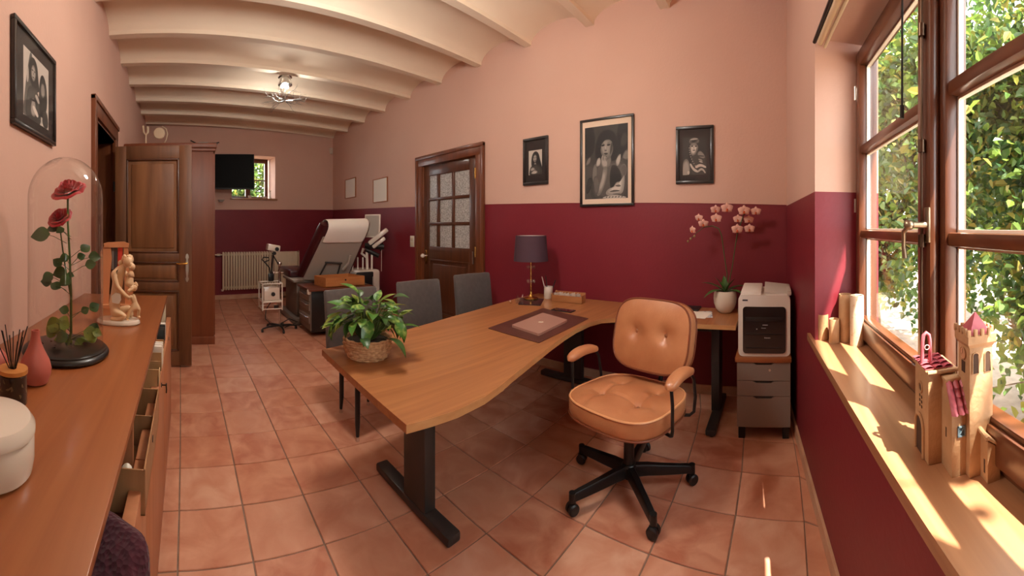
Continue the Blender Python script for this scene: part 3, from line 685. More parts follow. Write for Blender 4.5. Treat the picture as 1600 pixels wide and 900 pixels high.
for i in range(96):
    az = i*2.39996+rnd.uniform(-.2, .2); q = rnd.random()
    R = .05+.125*q**.7; zt = .72+.11+.17*(1-q)**.8*rnd.uniform(.6, 1.15)+.04*rnd.random()
    if i % 13 == 0: zt += .05
    p0 = Vector((bx+cos(az)*.03, by+sin(az)*.03, .81)); p1 = Vector((bx+cos(az)*R, by+sin(az)*R, zt))
    sb.tube([p0, p0.lerp(p1, .55)+Vector((0, 0, .03)), p1], [.0022, .002, .0015], 5)
    put_leaf(rnd.choice(LM), p1, az+rnd.uniform(-.6, .6), rnd.uniform(-.9, .75)*(1 if q > .4 else .6)+(.5 if q < .3 else 0), rnd.uniform(-.5, .5), pl, rnd.uniform(.75, 1.2))
sb.build('stem', STEM, pl)

# ---- tan leather swivel chair; local frame: +y is the way it faces
CH = (1.845, .755, 0); FA_ = radians(167)-PI/2
ch = empty('office_chair', CH, FA_, 'tan leather swivel office chair with buttoned cushions on a black five-star base', 'chair')
def superell(w, d, n=40, e=3.2, cx=0, cy=0):
    P = []
    for k in range(n):
        a = 2*PI*k/n; c, s = cos(a), sin(a)
        P.append((cx+w/2*abs(c)**(2/e)*(1 if c >= 0 else -1), cy+d/2*abs(s)**(2/e)*(1 if s >= 0 else -1)))
    return P
def cushion(w, d, h, tufts, depth, M, e=3.2, N=30, crown=.02, tr=.045, seams=()):
    """padded cushion: top grid with button dimples, rounded side band, underside"""
    b = MB()
    def top(x, y, ed):
        z = h/2+crown*(1-ed**2.2)
        for tx, ty in tufts: z -= depth*exp(-((x-tx)**2+(y-ty)**2)/(tr*tr)) + depth*.7*exp(-((x-tx)**2+(y-ty)**2)/(.013**2))
        for (ax, ay, bx_, by_) in seams:
            vx, vy = bx_-ax, by_-ay; t = max(0, min(1, ((x-ax)*vx+(y-ay)*vy)/(vx*vx+vy*vy))); dd = hypot(x-ax-vx*t, y-ay-vy*t); z -= .008*exp(-(dd/.010)**2)
        return z
    base = superell(w, d, 64, e); rings = []
    for k in range(N+1):
        s = k/N; rings.append(b.ring([(x*s, y*s, top(x*s, y*s, s)) if k else (0, 0, top(0, 0, 0)) for x, y in base]) if k else [b.bm.verts.new((0, 0, top(0, 0, 0)))]*1)
    fs = [b.bm.faces.new((rings[0][0], rings[1][i], rings[1][(i+1) % 64])) for i in range(64)]
    b._fin(fs)
    tailr = []
    for sc, z in ((1.012, h/2-.006), (1.022, h*.3), (1.028, 0), (1.022, -h*.3), (1.010, -h/2+.006), (.985, -h/2), (.5, -h/2-.0)):
        tailr.append(b.ring([(x*sc, y*sc, z) for x, y in base]))
    b.skin(rings[1:]+tailr, cap=False); b.poly([v.co for v in tailr[-1]])
    b.bm.transform(M)
    return b
def ringpipe(w, d, z, M, r=.0058, e=3.2, sc=1.014):
    b = MB(); b.tube([(x*sc, y*sc, z) for x, y in superell(w, d, 64, e)], r, 6, loop=True); b.bm.transform(M); return b
SM = Matrix.Translation((0, .01, .455)) @ Matrix.Rotation(radians(2), 4, 'X')
tf = [(-.115, .075), (.115, .075), (-.115, -.10), (.115, -.10)]
se = cushion(.545, .52, .085, tf, .024, SM, crown=.030, tr=.052, seams=[(-.115, .075, .115, .075), (-.115, .075, -.115, .24), (.115, .075, .115, .24), (-.115, .075, -.115, -.10), (.115, .075, .115, -.10), (-.26, .075, -.115, .075), (.115, .075, .26, .075)]).build('seat', LEATHER, ch, world=False, angle=80)
for z in (.041, -.041): ringpipe(.545, .52, z, SM).build('piping', PIPING if z < 0 else mat('light piping', srgb(222, 160, 112), .4), se, world=False)
for x, y in tf:
    b = MB(); b.ball((x, y, .034), .009, 12, sz=.5); b.bm.transform(SM); b.build('button', mat('leather button', srgb(150, 92, 56), .4), se, world=False)
BM = Matrix.Translation((0, -.262, .765)) @ Matrix.Rotation(radians(-79), 4, 'X')      # cushion face (+z) towards +y
# face upward axis: local y of cushion -> up
BM = Matrix.Translation((0, -.250, .755)) @ Matrix.Rotation(radians(-14), 4, 'X').inverted() @ Matrix(((-1, 0, 0, 0), (0, 0, 1, 0), (0, 1, 0, 0), (0, 0, 0, 1)))
bt = [(-.10, .01), (.10, .01)]
ba = cushion(.50, .40, .085, bt, .028, BM, e=3.6, crown=.024, tr=.05).build('backrest', LEATHER, ch, world=False, angle=80)
for z in (.041, -.041): ringpipe(.50, .40, z, BM, e=3.6).build('piping', PIPING, ba, world=False)
for x, y in bt:
    b = MB(); b.ball((x, y, .027), .0125, 12, sz=.6); b.bm.transform(BM); b.build('button', mat('leather button', srgb(150, 92, 56), .4), ba, world=False)
for sx in (-1, 1):
    b = MB(); rings = []
    for k in range(15):
        t = k/14; y = -.11+.25*t; z = .672-.018*(2*t-1)**2*(1.6 if t > .5 else 1); wv = .033*(1-abs(2*t-1)**5)**.5+.002; hv = .022*(1-abs(2*t-1)**4)**.5+.002
        rings.append(b.ring([(sx*.315+wv*copysign(abs(cos(a))**.7, cos(a)), y, z+hv*copysign(abs(sin(a))**.7, sin(a))) for a in [2*PI*q/16 for q in range(16)]]))
    b.skin(rings); ar = b.build('armrest', LEATHER, ch, world=False, angle=70)
    b = MB(); b.tube([(sx*.315, .10, .66)]+[(sx*.315, .105, .63), (sx*.318, .10, .56), (sx*.318, .10, .44), (sx*.312, .095, .415), (sx*.295, .08, .402), (sx*.2, .05, .400), (sx*.08, .02, .402)], .0085, 10)
    b.tube([(sx*.315, -.09, .655), (sx*.318, -.13, .60), (sx*.318, -.15, .5), (sx*.31, -.15, .42), (sx*.29, -.14, .402), (sx*.1, -.05, .402)], .0085, 10)
    b.build('arm_frame', BLACKM, ch, world=False)
b = MB(); b.box((0, 0, .40), (.26, .22, .014), bev=.004); b.box((0, 0, .375), (.14, .16, .05), bev=.010)
b.tube([(0, -.08, .39), (0, -.22, .38), (0, -.32, .42), (0, -.345, .52), (0, -.33, .70)], .014, 10)
b.box((0, -.325, .70), (.16, .012, .12), rot=rotm(x=12), bev=.003); b.build('tilt_mechanism', BLACK, ch, world=False)
b = MB(); b.cyl((0, 0, .12), (0, 0, .27), .028, n=18); b.cyl((0, 0, .27), (0, 0, .37), .019, n=16); b.lathe([(.030, .06), (.042, .07), (.042, .125), (.034, .135)], n=24); b.build('gas_column', BLACKM, ch, world=False)
b = MB(); b.tube([(.05, .0, .385), (.18, .02, .375), (.24, .03, .36)], .005, 8); b.ball((.25, .03, .358), .012); b.build('lever', BLACK, ch, world=False)
for k in range(5):
    a = radians(77+72*k)-FA_; c, s = cos(a), sin(a); R3 = Matrix.Rotation(a, 4, 'Z')
    b = MB(); rings = []
    for x, z, ww, hh in ((.025, .100, .024, .030), (.10, .102, .023, .028), (.30, .088, .019, .021), (.345, .083, .017, .019)):
        rings.append(b.ring([(x, ww*p, z+hh*q) for p, q in ((-1, -.8), (-.8, -1), (.8, -1), (1, -.8), (.85, .7), (.6, 1), (-.6, 1), (-.85, .7))]))
    b.skin(rings); b.cyl((.34, 0, .06), (.34, 0, .106), .017, n=14); b.bm.transform(R3); b.build('base_arm', BLACKM, ch, world=False)
    b = MB(); cx_ = .352
    MC = R3 @ Matrix.Translation((cx_-.012, 0, .0285)) @ Matrix.Rotation(random.uniform(-.5, .5)+.5, 4, 'Z')
    for sy in (-1, 1):
        b.lathe([(.006, sy*.004), (.0275, sy*.005), (.0285, sy*.010), (.0285, sy*.020), (.022, sy*.026), (0, sy*.027)], (0, 0, 0), 20, rot=rotm(x=90))
    b.box((0, 0, .028), (.03, .012, .03), bev=.004)
    b.lathe([(.020, -.011), (.031, -.011), (.031, .011), (.020, .011)], (0, 0, .003), 16, rot=rotm(x=90), cap=False) if 0 else None
    b.bm.transform(MC); b.build('caster', BLACK, ch, world=False)

# ---- grey upholstered visitor chairs
def visitor(loc, rz, label, hb=.91, w=.44, rear=.03):
    t = empty('visitor_chair', loc, rz, label, 'chair', 'grey visitor chairs behind the desk')
    b = MB(); b.box((0, 0, .45), (w, .43, .075), bev=.018, seg=3); b.build('seat', GREYFAB, t, world=False)
    b = MB(); rings = []
    for z, y, th in ((.40, .205, .05), (.50, .212, .056), (.65, .225, .056), (.80, .245, .05), (hb-.012, .262, .042), (hb, .264, .030)):
        ww = w/2-(.0 if z < hb else .008)
        rings.append(b.ring([(ww*p, y+th/2*q+(-.010*(1-abs(p)**2)), z+(.006*(1-p*p) if z > .85 else 0)) for p, q in [(-1, -.6), (-.96, -1), (-.5, -1), (0, -1), (.5, -1), (.96, -1), (1, -.6), (1, .6), (.96, 1), (0, 1), (-.96, 1), (-1, .6)]]))
    b.skin(rings); b.build('backrest', GREYFAB, t, world=False, angle=50)
    for sx in (-1, 1):
        for sy in (-1, 1):
            b = MB(); x, y = sx*(w/2-(.03 if sy < 0 else rear)), (-.185 if sy < 0 else .19); b.tube([(x, y, .415), (x, y, .12), (x, y+(.0 if sy < 0 else .01), .028)], [.019, .017, .011], 12); b.build('leg', BLACKM, t, world=False)
            b = MB(); b.cyl((x, y+(0 if sy < 0 else .01), 0), (x, y+(0 if sy < 0 else .01), .03), .014, .010, n=12); b.build('glide', CHROME, t, world=False)
    return t
v1 = visitor((1.93, 2.47, 0), radians(-4), 'grey visitor chair left of the glazed door, second of the two side by side')
v1['label'] = 'grey upholstered visitor chair between the leafy plant and the chair nearest the lamp'
v2 = visitor((2.62, 2.52, 0), radians(-8), 'grey upholstered visitor chair nearest the table lamp, in front of the glazed door')
v3 = visitor((1.26, 2.38, 0), radians(4), 'grey upholstered visitor chair behind the leafy plant at the left end of the desk', w=.46, rear=.11)

# ---- orchid
OX, OY = 2.915, .385
orc = empty('potted_orchid', (OX, OY, .72), 0, 'peach orchid with two flower stems in a cream round pot', 'plant')
b = MB(); b.lathe([(0, 0), (.042, 0), (.050, .004), (.074, .035), (.088, .075), (.092, .115), (.088, .155), (.082, .172), (.077, .172), (.082, .150), (.085, .11), (.07, .04), (0, .03)], (OX, OY, .72), 36, cap=False); b.build('pot', POT, orc)
b = MB(); b.lathe([(0, .155), (.05, .157), (.081, .150)], (OX, OY, .72), 20, cap=False); b.build('soil', SOIL, orc)
R0 = hypot(OX, OY)
def osee(u, v, dr=0): return seen(u, v, R0+dr)
b = MB(); b.tube([(OX, OY, .86), osee(1136, 428), osee(1131, 395), osee(1127.5, 368), osee(1123, 357, .01), osee(1113, 353, .02), osee(1100, 355, .02), osee(1088, 364, .02), osee(1078, 375, .02)], [.004]*6+[.003, .002, .003], 7)
b.build('flower_stem', STEM, orc)
b = MB(); b.tube([(OX+.01, OY-.01, .86), osee(1144, 418), osee(1148, 390), osee(1152, 365), osee(1157, 350), osee(1161, 338), osee(1170, 326)], [.004]*5+[.003, .002], 7); b.build('flower_stem', STEM, orc)
def petal_mesh(L, W):
    vs, fs = [], []; n = 6
    for i in range(n+1):
        t = i/n; w = W*sin(PI*(.08+.92*t)**.85)**.75 if i < n else W*.12
        for s in (-1, -.5, 0, .5, 1): vs.append((s*w/2, L*t, .006*sin(PI*t)-.004*abs(s)-.004*t*t))
    for i in range(n):
        for k in range(4): a = i*5+k; fs.append((a, a+1, a+6, a+5))
    return vs, fs
def flower_mesh(sc=1):
    b = MB()
    for ang, L, W in ((90, .040, .032), (210, .037, .028), (330, .037, .028), (22, .043, .046), (158, .043, .046)):
        vs, fs = petal_mesh(L*sc, W*sc); R = Matrix.Rotation(radians(ang-90), 4, 'Z'); vv = [b.bm.verts.new(R @ Vector(v)+Vector((0, 0, .0015 if W > .04 else 0))) for v in vs]
        b._fin([b.bm.faces.new([vv[i] for i in f]) for f in fs])
    b.m(1); b.ball((0, -.004*sc, .008*sc), .007*sc, 8); b.ball((0, -.013*sc, .008*sc), .006*sc, 8, sx=1.4)
    me = bpy.data.meshes.new('blossom'); 
    for f in b.bm.faces: f.smooth = True
    b.bm.to_mesh(me); b.bm.free(); me.materials.append(ORCH); me.materials.append(ORCHL); return me
FM = flower_mesh()
for i, (u, v, s, dr) in enumerate([(1118, 328, 1, 0), (1136, 326, 1.2, -.01), (1119, 342, 1.1, -.02), (1099, 350, 1, 0), (1092, 341, .9, .02), (1082, 360, .9, 0), (1162.5, 330, 1.2, -.02), (1181, 331, 1.05, 0), (1153, 343, 1, .03), (1170, 344, 1, .03), (1152, 359, 1.15, -.02), (1171, 358, 1.05, -.01)]):
    o = bpy.data.objects.new('blossom', FM); COL.objects.link(o); o.parent = orc
    p = osee(u, v, dr-.015); dirc = (Vector((0, 0, 1.25))-p).normalized()+Vector((random.uniform(-.35, .35), random.uniform(-.35, .35), random.uniform(-.3, .1)))
    if i in (4, 5): dirc += Vector((.1, .7, 0))
    q = dirc.to_track_quat('Z', 'Y').to_matrix().to_4x4()
    o.matrix_local = RM[orc].inverted() @ Matrix.Translation(p) @ q @ Matrix.Scale(s, 4)
for u, v in ((1075, 377), (1079, 373), (1085, 369)):
    b = MB(); b.ball(osee(u, v), .008, 10, sz=1.3); b.build('bud', mat('green bud', srgb(150, 130, 80), .5), orc)
for az, L, dr, el in ((100, .24, .6, .75), (135, .25, .9, .45), (20, .16, .2, 1.3), (-70, .25, .7, .6), (-110, .24, 1.0, .45), (-95, .17, .3, 1.1), (95, .17, .3, 1.15)):
    me = leaf_mesh('orchid_leaf', L, .056, mat('orchid green leaf', srgb(56, 92, 38), .4, col2=srgb(78, 116, 52), scale=(20, 20, 20), coat=.2), fold=.35, droop=dr*.8); put_leaf(me, Vector((OX, OY, .875)), radians(az), el, 0, orc)

# papers and black tray behind the tan chair
b = MB(); b.bb(2.90, .60, .7202, 3.05, 1.10, .735, bev=.002); tag(b.build('document_tray', BLACK), 'flat black tray at the wall behind the tan chair', 'tray')
for i, (dz, an) in enumerate(((0, 12), (.0012, -6))):
    b = MB(); b.box((0, 0, 0), (.21, .297, .001), rot=rotm(z=an)); b.bm.transform(Matrix.Translation((2.80, .62+.02*i, .7208+dz))); o = b.build('paper_sheet', PAPER if i else mat('printed paper', srgb(214, 216, 218), .8, col2=srgb(170, 176, 184), scale=(14, 30, 5), ramp=(.5, .55)))
    tag(o, ['printed paper sheet under the other, on the desk left of the orchid', 'white paper sheet on top of another, left of the orchid'][i], 'paper')

# ---- drawer pedestal and printer
t = empty('drawer_pedestal', (2.65, .05, 0), 0, 'grey three-drawer pedestal with a wooden top under the printer', 'drawers')
x0, x1, y0, y1 = 2.445, 2.85, -.105, .245
b = MB(); b.bb(x0+.02, y0+.004, .075, x1, y1-.004, .505, bev=.003); b.build('body', mat('dark grey carcass', srgb(70, 66, 66), .5), t)
PED = mat('taupe drawer front', srgb(136, 122, 112), .45)
for z0, z1 in ((.385, .503), (.285, .382), (.080, .282)):
    b = MB(); ym = (y0+y1)/2
    prof = [(y0, z0), (y1, z0), (y1, z1), (ym+.07, z1), (ym+.05, z1-.014), (ym-.05, z1-.014), (ym-.07, z1), (y0, z1)]
    b.prism(prof, 0, .022, Matrix(((0, 0, 1, x0), (1, 0, 0, 0), (0, 1, 0, 0), (0, 0, 0, 1))))
    dr = b.build('drawer', PED, t, smooth=False)
    b = MB(); b.prism([(ym+.066, z1-.002), (ym+.048, z1-.012), (ym-.048, z1-.012), (ym-.066, z1-.002)], .006, .02, Matrix(((0, 0, 1, x0+.004), (1, 0, 0, 0), (0, 1, 0, 0), (0, 0, 0, 1)))); b.build('grip', BLACK, dr, smooth=False)
b = MB(); b.cyl((x0, .03, .455), (x0-.004, .03, .455), .008, n=12); b.build('lock', NICKEL, t)
b = MB(); b.bb(x0-.008, y0-.006, .505, x1+.01, y1+.012, .535, bev=.002); b.build('wood_top', OAKY, t)
for x in (x0+.03, x1-.03):
    for y in (y0+.03, y1-.03): b = MB(); b.bb(x-.022, y-.022, 0, x+.022, y+.022, .076, bev=.004); b.build('foot', BLACK, t)
t = empty('printer', (2.66, .06, .535), 0, 'white laser printer with a black front panel standing on the grey pedestal', 'printer')
px0, px1, py0, py1 = 2.462, 2.84, -.105, .238
PW = mat('printer white', srgb(226, 216, 204), .4)
b = MB(); P = rrect(py1-py0, .40, .03, 5, (py0+py1)/2, .535+.203)
b.prism(P, px0, px1, Matrix(((0, 0, 1, 0), (1, 0, 0, 0), (0, 1, 0, 0), (0, 0, 0, 1)))); b.build('body', PW, t, angle=40)
b = MB(); P = rrect(py1-py0-.062, .305, .02, 4, (py0+py1)/2+.0, .535+.178)
b.prism(P, px0-.008, px0+.01, Matrix(((0, 0, 1, 0), (1, 0, 0, 0), (0, 1, 0, 0), (0, 0, 0, 1)))); b.build('front_panel', mat('glossy black', (.012, .012, .013), .15, coat=.6), t, angle=40)
b = MB(); b.bb(px0-.010, py0+.05, .535+.235, px0-.004, py1-.05, .535+.262, bev=.002); b.bb(px0-.012, py0+.05, .535+.150, px0-.007, py1-.05, .535+.153); b.bb(px0-.012, py0+.05, .535+.06, px0-.007, py1-.05, .535+.063); b.build('paper_slot', BLACK, t)
b = MB(); b.box((2.63, .155, .952), (.27, .14, .035), rot=rotm(y=-4), bev=.010); b.build('document_feeder', PW, t)
b = MB(); b.box((2.66, -.02, .955), (.24, .18, .012), rot=rotm(y=-8, x=6), bev=.004); b.box((2.66, -.10, .945), (.30, .03, .03), bev=.006); b.build('output_tray', mat('printer grey', srgb(196, 186, 174), .45), t)
b = MB(); b.bb(px0-.004, .175, .902, px0-.0005, .21, .912); b.build('badge', mat('dark print', srgb(60, 60, 66), .5), t)
LW = mat('grey print', srgb(190, 186, 180), .5)
for yy, zz, hh, ww in ((.045, .128, .009, .040), (.070, .192, .006, .030)):       # small worn print, too blurred to read in the photograph
    b = MB(); x = yy+ww/2
    for k in range(7):
        lw = ww/7*.66; h2 = hh*(1 if k == 0 else .72); b.box((px0-.0083, x-lw/2, .535+zz-(hh-h2)/2), (.0006, lw, h2)); x -= ww/7
    b.build('lettering', LW, t, smooth=False)
b = MB(); b.box((px0-.0095, .06, .535+.212), (.0006, .035, .005)); b.build('label', LW, t, smooth=False)
b = MB(); b.ball((px0-.009, .115, .535+.185), .004, 8); b.build('indicator', WHITE, t)
# ================================================================= left sideboard
SX, SY0, SY1, SZ = -.137, .20, 2.668, .90
t = empty('sideboard', (-.44, 1.5, 0), 0, 'long wooden sideboard with open front compartments along the left wall', 'cabinet')
b = MB(); b.bb(XL+.004, SY0, SZ-.022, SX, SY1, SZ, bev=.002); b.build('top_board', OAKY, t)
b = MB(); b.bb(XL+.006, SY0+.004, .05, XL+.02, SY1-.004, SZ-.022); b.build('back_panel', OAKZ, t)
for y in (SY0+.004, 1.02, 1.84, SY1-.022):
    b = MB(); b.bb(XL+.02, y, .0, SX-.01, y+.018, SZ-.022, bev=.001); b.build('side_panel', OAKZ if y < 2.5 else CREAM, t)
b = MB(); b.bb(XL+.02, SY0+.02, .67, SX-.015, SY1-.02, .688); b.build('shelf', OAKY, t)
b = MB(); b.bb(XL+.02, SY0+.02, .06, SX-.03, SY1-.02, .078); b.build('bottom_board', OAKY, t)
ds = [SY0+.01, 1.025, 1.84, SY1-.004]
for ya, yb in zip(ds, ds[1:]):
    b = MB(); b.bb(SX-.004, ya+.002, .055, SX+.027, yb-.002, .748, bev=.002); dr = b.build('door', OAKZ, t)
    yk = yb-.06 if ya < 1 else 1.63 if ya < 1.5 else yb-.35
    b = MB(); b.cyl((SX+.026, yk, .70), (SX+.030, yk, .70), .010, n=14); b.build('lock', BLACKM, dr)
    if 1 < ya < 1.5:
        b = MB(); b.box((SX+.038, yk, .70), (.018, .003, .005)); b.box((SX+.049, yk, .70), (.006, .016, .014), bev=.002)
        b.tube([(SX+.049, yk, .694), (SX+.050, yk, .68), (SX+.049, yk+.003, .665)], .003, 6); b.build('key', BLACKM, dr)
# boxes in the niches
def openbox(name, x0, y0, z0, x1, y1, z1, mt, label, cat, th=.004, div=(), group=None, front=1.0):
    e = empty(name, ((x0+x1)/2, (y0+y1)/2, z0), 0, label, cat, group)
    b = MB(); b.bb(x0, y0, z0, x1, y1, z0+th); b.build('bottom', mt, e)
    for q in ((x0, y0, z0, x1, y0+th, z1), (x0, y1-th, z0, x1, y1, z1), (x0, y0, z0, x0+th, y1, z1), (x1-th, y0, z0, x1, y1, z0+(z1-z0)*front)):
        b = MB(); b.bb(*q); b.build('side', mt, e)
    for y in div: b = MB(); b.bb(x0, y, z0, x1, y+th, z1-.01); b.build('divider', mt, e)
    return e
e = openbox('cardboard_box', -.40, .90, .690, -.100, 1.36, .800, CARD, 'brown cardboard box of black cables sticking out of the sideboard niche', 'box', div=(1.18,))
b = MB(); b.cyl((-.0995, 1.10, .765), (-.098, 1.10, .765), .010, n=12); b.build('hand_hole', BLACK, e)
for k in range(5):
    b = MB(); cy_ = .96+.035*k; P = [(-.22+.10*cos(a)*(.6+.1*k)*.6, cy_+.05*sin(a+k), .70+.085*abs(sin(a*1.5+k))) for a in [2*PI*q/14 for q in range(14)]]
    b.tube(P, .007, 7, loop=True); tag(b.build('cable_coil', BLACK), ['coil of black cable nearest the camera in the cardboard box', 'second coil of black cable in the cardboard box', 'middle coil of black cable in the cardboard box', 'coil of black cable next to the farthest one in the cardboard box', 'coil of black cable nearest the divider of the cardboard box'][k], 'cable', 'black cables in the cardboard box')
b = MB(); b.ball((-.150, .935, .772), .015, 12, sz=1.2); b.cyl((-.150, .935, .70), (-.150, .935, .765), .013, n=12); tag(b.build('plastic_bottle', WHITE), 'small white bottle head beside the cardboard box under the sideboard top', 'bottle')
e = openbox('magazine_file', -.40, 1.50, .690, -.112, 1.60, .815, mat('pale card', srgb(206, 170, 124), .8), 'pale card magazine file in the middle of the sideboard niche', 'box', front=.8)
e = openbox('magazine_file', -.40, 1.66, .690, -.112, 1.86, .83, MATS['pale card'], 'pale card file box holding white folders in the sideboard niche', 'box', front=.7)
for k in range(3):
    b = MB(); b.box((-.22, 1.70+.03*k, .775), (.22, .012, .15), rot=rotm(x=4), bev=.002); tag(b.build('folder', PAPER), ['white folder nearest the camera in the pale card box', 'middle white folder in the pale card box', 'far white folder in the pale card box'][k], 'folder', 'white folders in the card box')
for k in range(4):
    b = MB(); b.box((-.20, 2.02+.05*k, .765), (.16, .022, .14), rot=rotm(x=-6+4*k), bev=.004); tag(b.build('dark_folder', [BLACK, DGREY, BLACK, WHITE][k]), ['black folder nearest in the far niche of the sideboard', 'dark grey folder in the far niche of the sideboard', 'black folder behind the grey one in the far niche', 'white folder at the far end of the sideboard niche'][k], 'folder')
# knitted cloth hanging out of the near niche
b = MB(); rings = []; nU, nV = 48, 40
for i in range(nV+1):
    s_ = i/nV; L = []
    for k in range(nU+1):
        q = k/nU; y = .38+.40*q
        down = max(0, s_-.35)/.65; fold = sin(q*13+s_*7+1.5*sin(s_*4))*.5+.5
        x = -.27+.165*min(s_/.35, 1)+.060*fold*(.3+down)-.030*down+.006*sin(q*41+s_*23)
        top_ = .745+.03*fold*(1-down)+.012*sin(s_*9+q*6)
        z = top_-down*(.50+.10*sin(q*4+1))*(1-.55*q)
        L.append((x, y+.02*sin(s_*5+q*9), z))
    rings.append(b.ring(L))
b.skin(rings, cap=False, closed=False); kn = b.build('knitted_throw', KNIT, angle=80); md = kn.modifiers.new('t', 'SOLIDIFY'); md.thickness = .014; subsurf(kn, 1)
tag(kn, 'crumpled burgundy knitted throw hanging from the near sideboard niche', 'throw')

# ---- white jar
t = empty('ceramic_jar', (-.384, .656, .90), 0, 'white round ceramic jar with a lid at the near end of the sideboard', 'jar')
b = MB(); b.lathe([(0, 0), (.080, 0), (.090, .008), (.094, .03), (.094, .072), (.090, .080), (0, .080)], n=48); b.build('body', POT, t, world=False)
b = MB(); b.lathe([(.086, .080), (.096, .083), (.096, .094), (.086, .108), (.05, .117), (0, .119)], n=48, cap=False); b.lathe([(.0, .080), (.086, .080)], n=48, cap=False); b.build('lid', POT, t, world=False)
# ---- reed diffuser
t = empty('reed_diffuser', (-.465, .93, .90), 0, 'black glass reed diffuser with a wooden collar and black sticks', 'diffuser')
b = MB(); b.lathe([(0, 0), (.036, 0), (.040, .004), (.040, .083), (.036, .087), (0, .087)], n=32); b.build('jar', mat('black glass', (.01, .009, .009), .08, coat=1), t, world=False)
b = MB(); b.lathe([(.010, .087), (.042, .087), (.042, .098), (.010, .098)], n=32, cap=False); b.build('collar', mat('light wood', srgb(206, 140, 72), .45, col2=srgb(190, 122, 60), scale=(10, 60, 10)), t, world=False)
b = MB(); rnd = random.Random(5)
for k in range(34):
    a = radians(150+k*7.5 if k < 17 else rnd.uniform(160, 400)); z = rnd.uniform(.012, .074); a0 = rnd.uniform(0, 6)
    M = Matrix.Rotation(a, 4, 'Z') @ Matrix.Translation((.0403, 0, z)) @ Matrix.Rotation(PI/2, 4, 'Y') @ Matrix.Rotation(a0, 4, 'Z')
    for p in range(5):
        aa = -1.2+p*.6; b.poly([M @ Vector(q) for q in ((0, 0, 0), (.0055*cos(aa)-.0006*sin(aa), .0055*sin(aa)+.0006*cos(aa), 0), (.0065*cos(aa), .0065*sin(aa), 0), (.0055*cos(aa)+.0006*sin(aa), .0055*sin(aa)-.0006*cos(aa), 0))])
b.norecalc = True; b.build('flower_print', mat('gold print', srgb(150, 122, 84), .4), t, smooth=False, world=False)['kind'] = 'stuff'
for k in range(11):
    a = 2*PI*k/11+.3; q = .5+.5*((k*7) % 11)/11
    b = MB(); b.tube([(.006*cos(a), .006*sin(a), .088), (.055*q*cos(a), .055*q*sin(a), .185+.012*((k*5) % 3))], .0017, 6); b.build('reed', BLACK, t, world=False)
# ---- pink vase
t = tag(MB().lathe([(0, 0), (.030, 0), (.040, .006), (.049, .030), (.051, .048), (.045, .072), (.030, .100), (.019, .125), (.014, .148), (.0135, .165), (.0105, .165), (.010, .14), (.0, .12)], (-.462, 1.083, .90), 36, cap=False).build('bottle_vase', mat('salmon ceramic', srgb(186, 100, 86), .5)), 'salmon pink bottle-shaped vase between the diffuser and the glass dome', 'vase')
tag(MB().lathe([(0, 0), (.030, 0), (.042, .02), (.045, .05), (.030, .08), (.018, .095), (.014, .095), (.012, .07), (0, .06)], (-.59, 1.06, .90), 30, cap=False).build('bud_vase', MATS['salmon ceramic']), 'low salmon vase at the wall behind the reed diffuser', 'vase')

# ---- roses under the glass dome
DX, DY = -.461, 1.374; RD = hypot(DX, DY)
t = empty('glass_cloche', (DX, DY, .90), 0, 'tall glass dome on a round black base covering the two red roses', 'cloche')
b = MB(); b.lathe([(0, 0), (.156, 0), (.166, .006), (.170, .014), (.166, .022), (.158, .026), (.158, .030), (.150, .034), (0, .034)], (DX, DY, .90), 56); b.build('base', mat('black lacquer', (.008, .007, .007), .3), t)
b = MB(); pr = [(.146, .034), (.146, .60)]+[(.146*cos(a), .60+.158*sin(a)) for a in [PI/2*k/14 for k in range(1, 15)]]
b.lathe(pr, (DX, DY, .90), 64, cap=False); b.build('glass_dome', DOME, t)
rs = empty('rose_bouquet', (DX, DY, .934), 0, 'two red roses on long leafy stems standing inside the glass dome', 'flowers')
def dsee(u, v, dr=0): return seen(u, v, RD+dr)
b = MB(); b.tube([(DX+.01, DY, .93), dsee(111, 520), dsee(111, 460), dsee(109, 400), dsee(106, 350), dsee(106, 306)], [.0055, .0055, .005, .0045, .004, .0045], 8)
b.tube([dsee(112, 470), dsee(104, 430), dsee(98, 390), dsee(93, 350, .02)], [.003]*4, 7)
